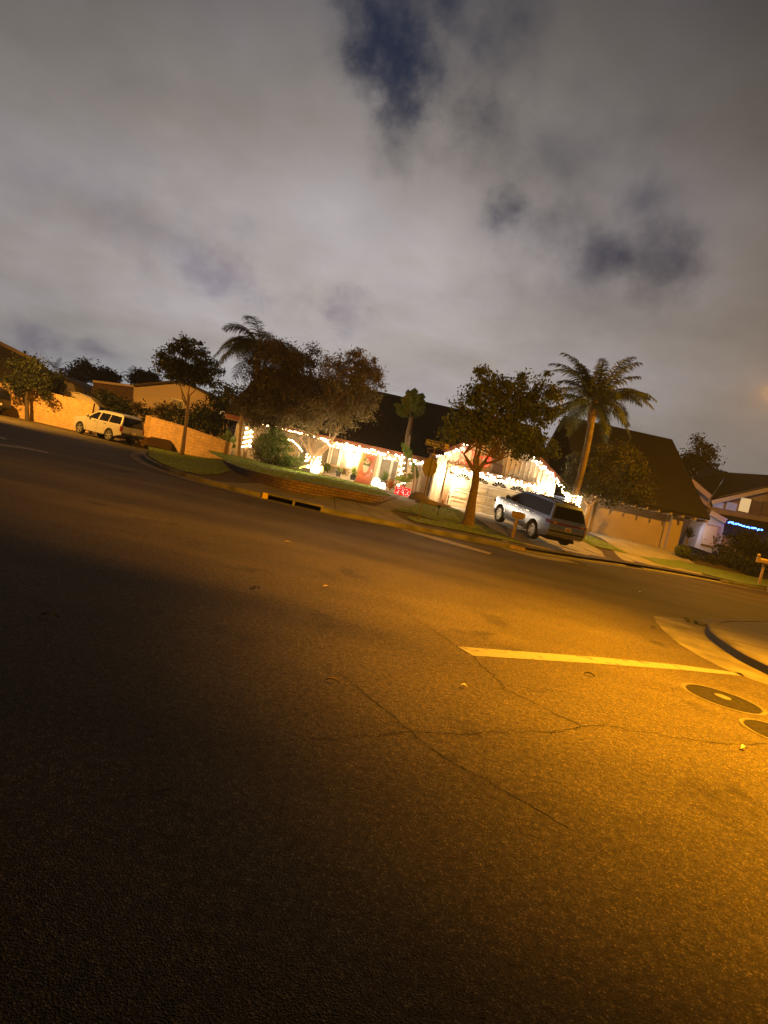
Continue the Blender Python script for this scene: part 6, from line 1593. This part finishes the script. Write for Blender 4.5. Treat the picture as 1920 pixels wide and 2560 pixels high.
# two storey house with blue lights
t = thing('house', 'two-storey house with lit upper windows and a blue light strip at the right edge', 'house', (at(1850, 1400, Y=50).x, 50, 1))
YT = 50.0
def rectpx(nm, p0, p1, m, y=YT, dy=.05, par=None):
    a, b = at(*p0, Y=YT), at(*p1, Y=YT); return build(nm, MB().box(min(a.x, b.x), max(a.x, b.x), y - dy, y - .003, min(a.z, b.z), max(a.z, b.z)), m, par or t)
a, b = at(1779, 1260, Y=YT), at(2050, 1300, Y=YT)
zlo = at(1800, 1282, Y=YT).z
build('wall', MB().prism([(a.x, YT, 0.3), (b.x + 2, YT, 0.3), (b.x + 2, YT, 9.6), (at(1920, 1216, Y=YT).x, YT, at(1920, 1216, Y=YT).z), (at(1785, 1246, Y=YT).x, YT, at(1785, 1246, Y=YT).z)], (0, 9, 0)), 'greywall', t)
# roof plane rising to the right with its pale edge board
A1, B1 = at(1776, 1254, Y=YT - .6), at(2060, 1190, Y=YT - .6); 
A2, B2 = at(1820, 1181, Y=58), at(2060, 1196, Y=58)
mb = MB(); mb.hexa([A1, B1, B2 - Vector((0, 0, .2)), A2 - Vector((0, 0, .2)), A1 + Vector((0, 0, .2)), B1 + Vector((0, 0, .2)), B2, A2]); build('roof', mb, 'roof2', t)
build('edge_board', MB().bar(A1 + Vector((.1, -.06, -.05)), B1 + Vector((0, -.06, -.05)), .05, .34), 'white', t)
A3 = at(1728, 1202, Y=YT - .8); A4 = at(1776, 1243, Y=YT - .8)
build('edge_board', MB().bar(A3, A4, .06, .4), 'stucco_pink', t)
mb = MB(); mb.hexa([A3 + Vector((0, .1, -.1)), A4 + Vector((0, .1, -.1)), A2 - Vector((0, 0, .1)), A2 - Vector((2.4, 0, .1)), A3 + Vector((0, .1, .1)), A4 + Vector((0, .1, .1)), A2 + Vector((0, 0, .05)), A2 + Vector((-2.4, 0, .05))]); build('roof', mb, 'roof2', t)
build('wall', MB().prism(px_poly([(1740, 1236), (1776, 1243), (1778, 1275), (1762, 1262)], YT + .1), (0, 4, 0)), 'stucco_tan', t)
for p0, p1, m in (((1784, 1252), (1806, 1272), 'windowlav'), ((1817, 1254), (1838, 1278), 'windowlav'), ((1852, 1243), (1870, 1282), 'litwindow2'), ((1880, 1250), (1896, 1290), 'curtain'), ((1908, 1252), (1935, 1296), 'curtain')):
    o = rectpx('window', p0, p1, m)
    a, b = at(*p0, Y=YT), at(*p1, Y=YT); f = MB(); x0, x1, z0, z1 = min(a.x, b.x), max(a.x, b.x), min(a.z, b.z), max(a.z, b.z)
    for q in ((x0 - .08, x1 + .08, z0 - .08, z0), (x0 - .08, x1 + .08, z1, z1 + .08), (x0 - .08, x0, z0, z1), (x1, x1 + .08, z0, z1)): f.box(q[0], q[1], YT - .09, YT - .002, q[2], q[3])
    build('frame', f, 'greywall', o)
    if m == 'litwindow2': o['label'] = 'lit pale yellow window'
# lower skirt roof, entry wall
C1, C2 = at(1772, 1280, Y=YT), at(2060, 1330, Y=YT); C3, C4 = at(1815, 1303, Y=47.4), at(2060, 1352, Y=47.4); C0 = at(1772, 1290, Y=47.4)
mb = MB(); mb.hexa([C3 - Vector((0, 0, .15)), C4 - Vector((0, 0, .15)), C2 - Vector((0, 0, .15)), C1 - Vector((0, 0, .15)), C3, C4, C2, C1]); build('lower_roof', mb, 'roof2', t)
build('edge_board', MB().bar(at(1776, 1281, Y=47.5), C3, .06, .4), 'stucco_pink', t)
build('entry_wall', MB().prism(px_poly([(1772, 1290), (1812, 1304), (1800, 1376), (1778, 1383), (1736, 1368), (1752, 1320)], 47.8), (0, 2, 0)), 'bluewall', t)
rectpx('door', (1727, 1306), (1745, 1358), 'stucco_pink', 47.7, .1)
p0, p1 = at(1818, 1305, Y=47.0), at(1906, 1325, Y=47.0)
strand('blue_light_strip', 'glowing blue light strip under the lower roof of the two-storey house', [p0, p0.lerp(p1, .5), p1], 0.09, .055, 'bulbblue', None, .03, group=None, cat='light strip')
lamp('blue_strip_light', 'POINT', (p0.x + .6, p0.y - .6, p0.z - .2), 2.5, (.08, .25, 1), .1)
lamp('porch_light', 'POINT', tuple(at(1752, 1322, Y=46.6)), 70, (.85, .85, 1.0), .1)

# ------------------------------------------------------------------ render settings
sc.view_settings.view_transform = 'Standard'; sc.view_settings.look = 'None'
sc.view_settings.exposure = 0; sc.view_settings.gamma = 1
try:
    sc.cycles.use_denoising = True; sc.cycles.denoiser = 'OPENIMAGEDENOISE'
except Exception: pass
sc.cycles.max_bounces = 5; sc.cycles.diffuse_bounces = 3; sc.cycles.glossy_bounces = 3; sc.cycles.transmission_bounces = 3
sc.cycles.sample_clamp_indirect = 4; sc.cycles.caustics_reflective = False; sc.cycles.caustics_refractive = False
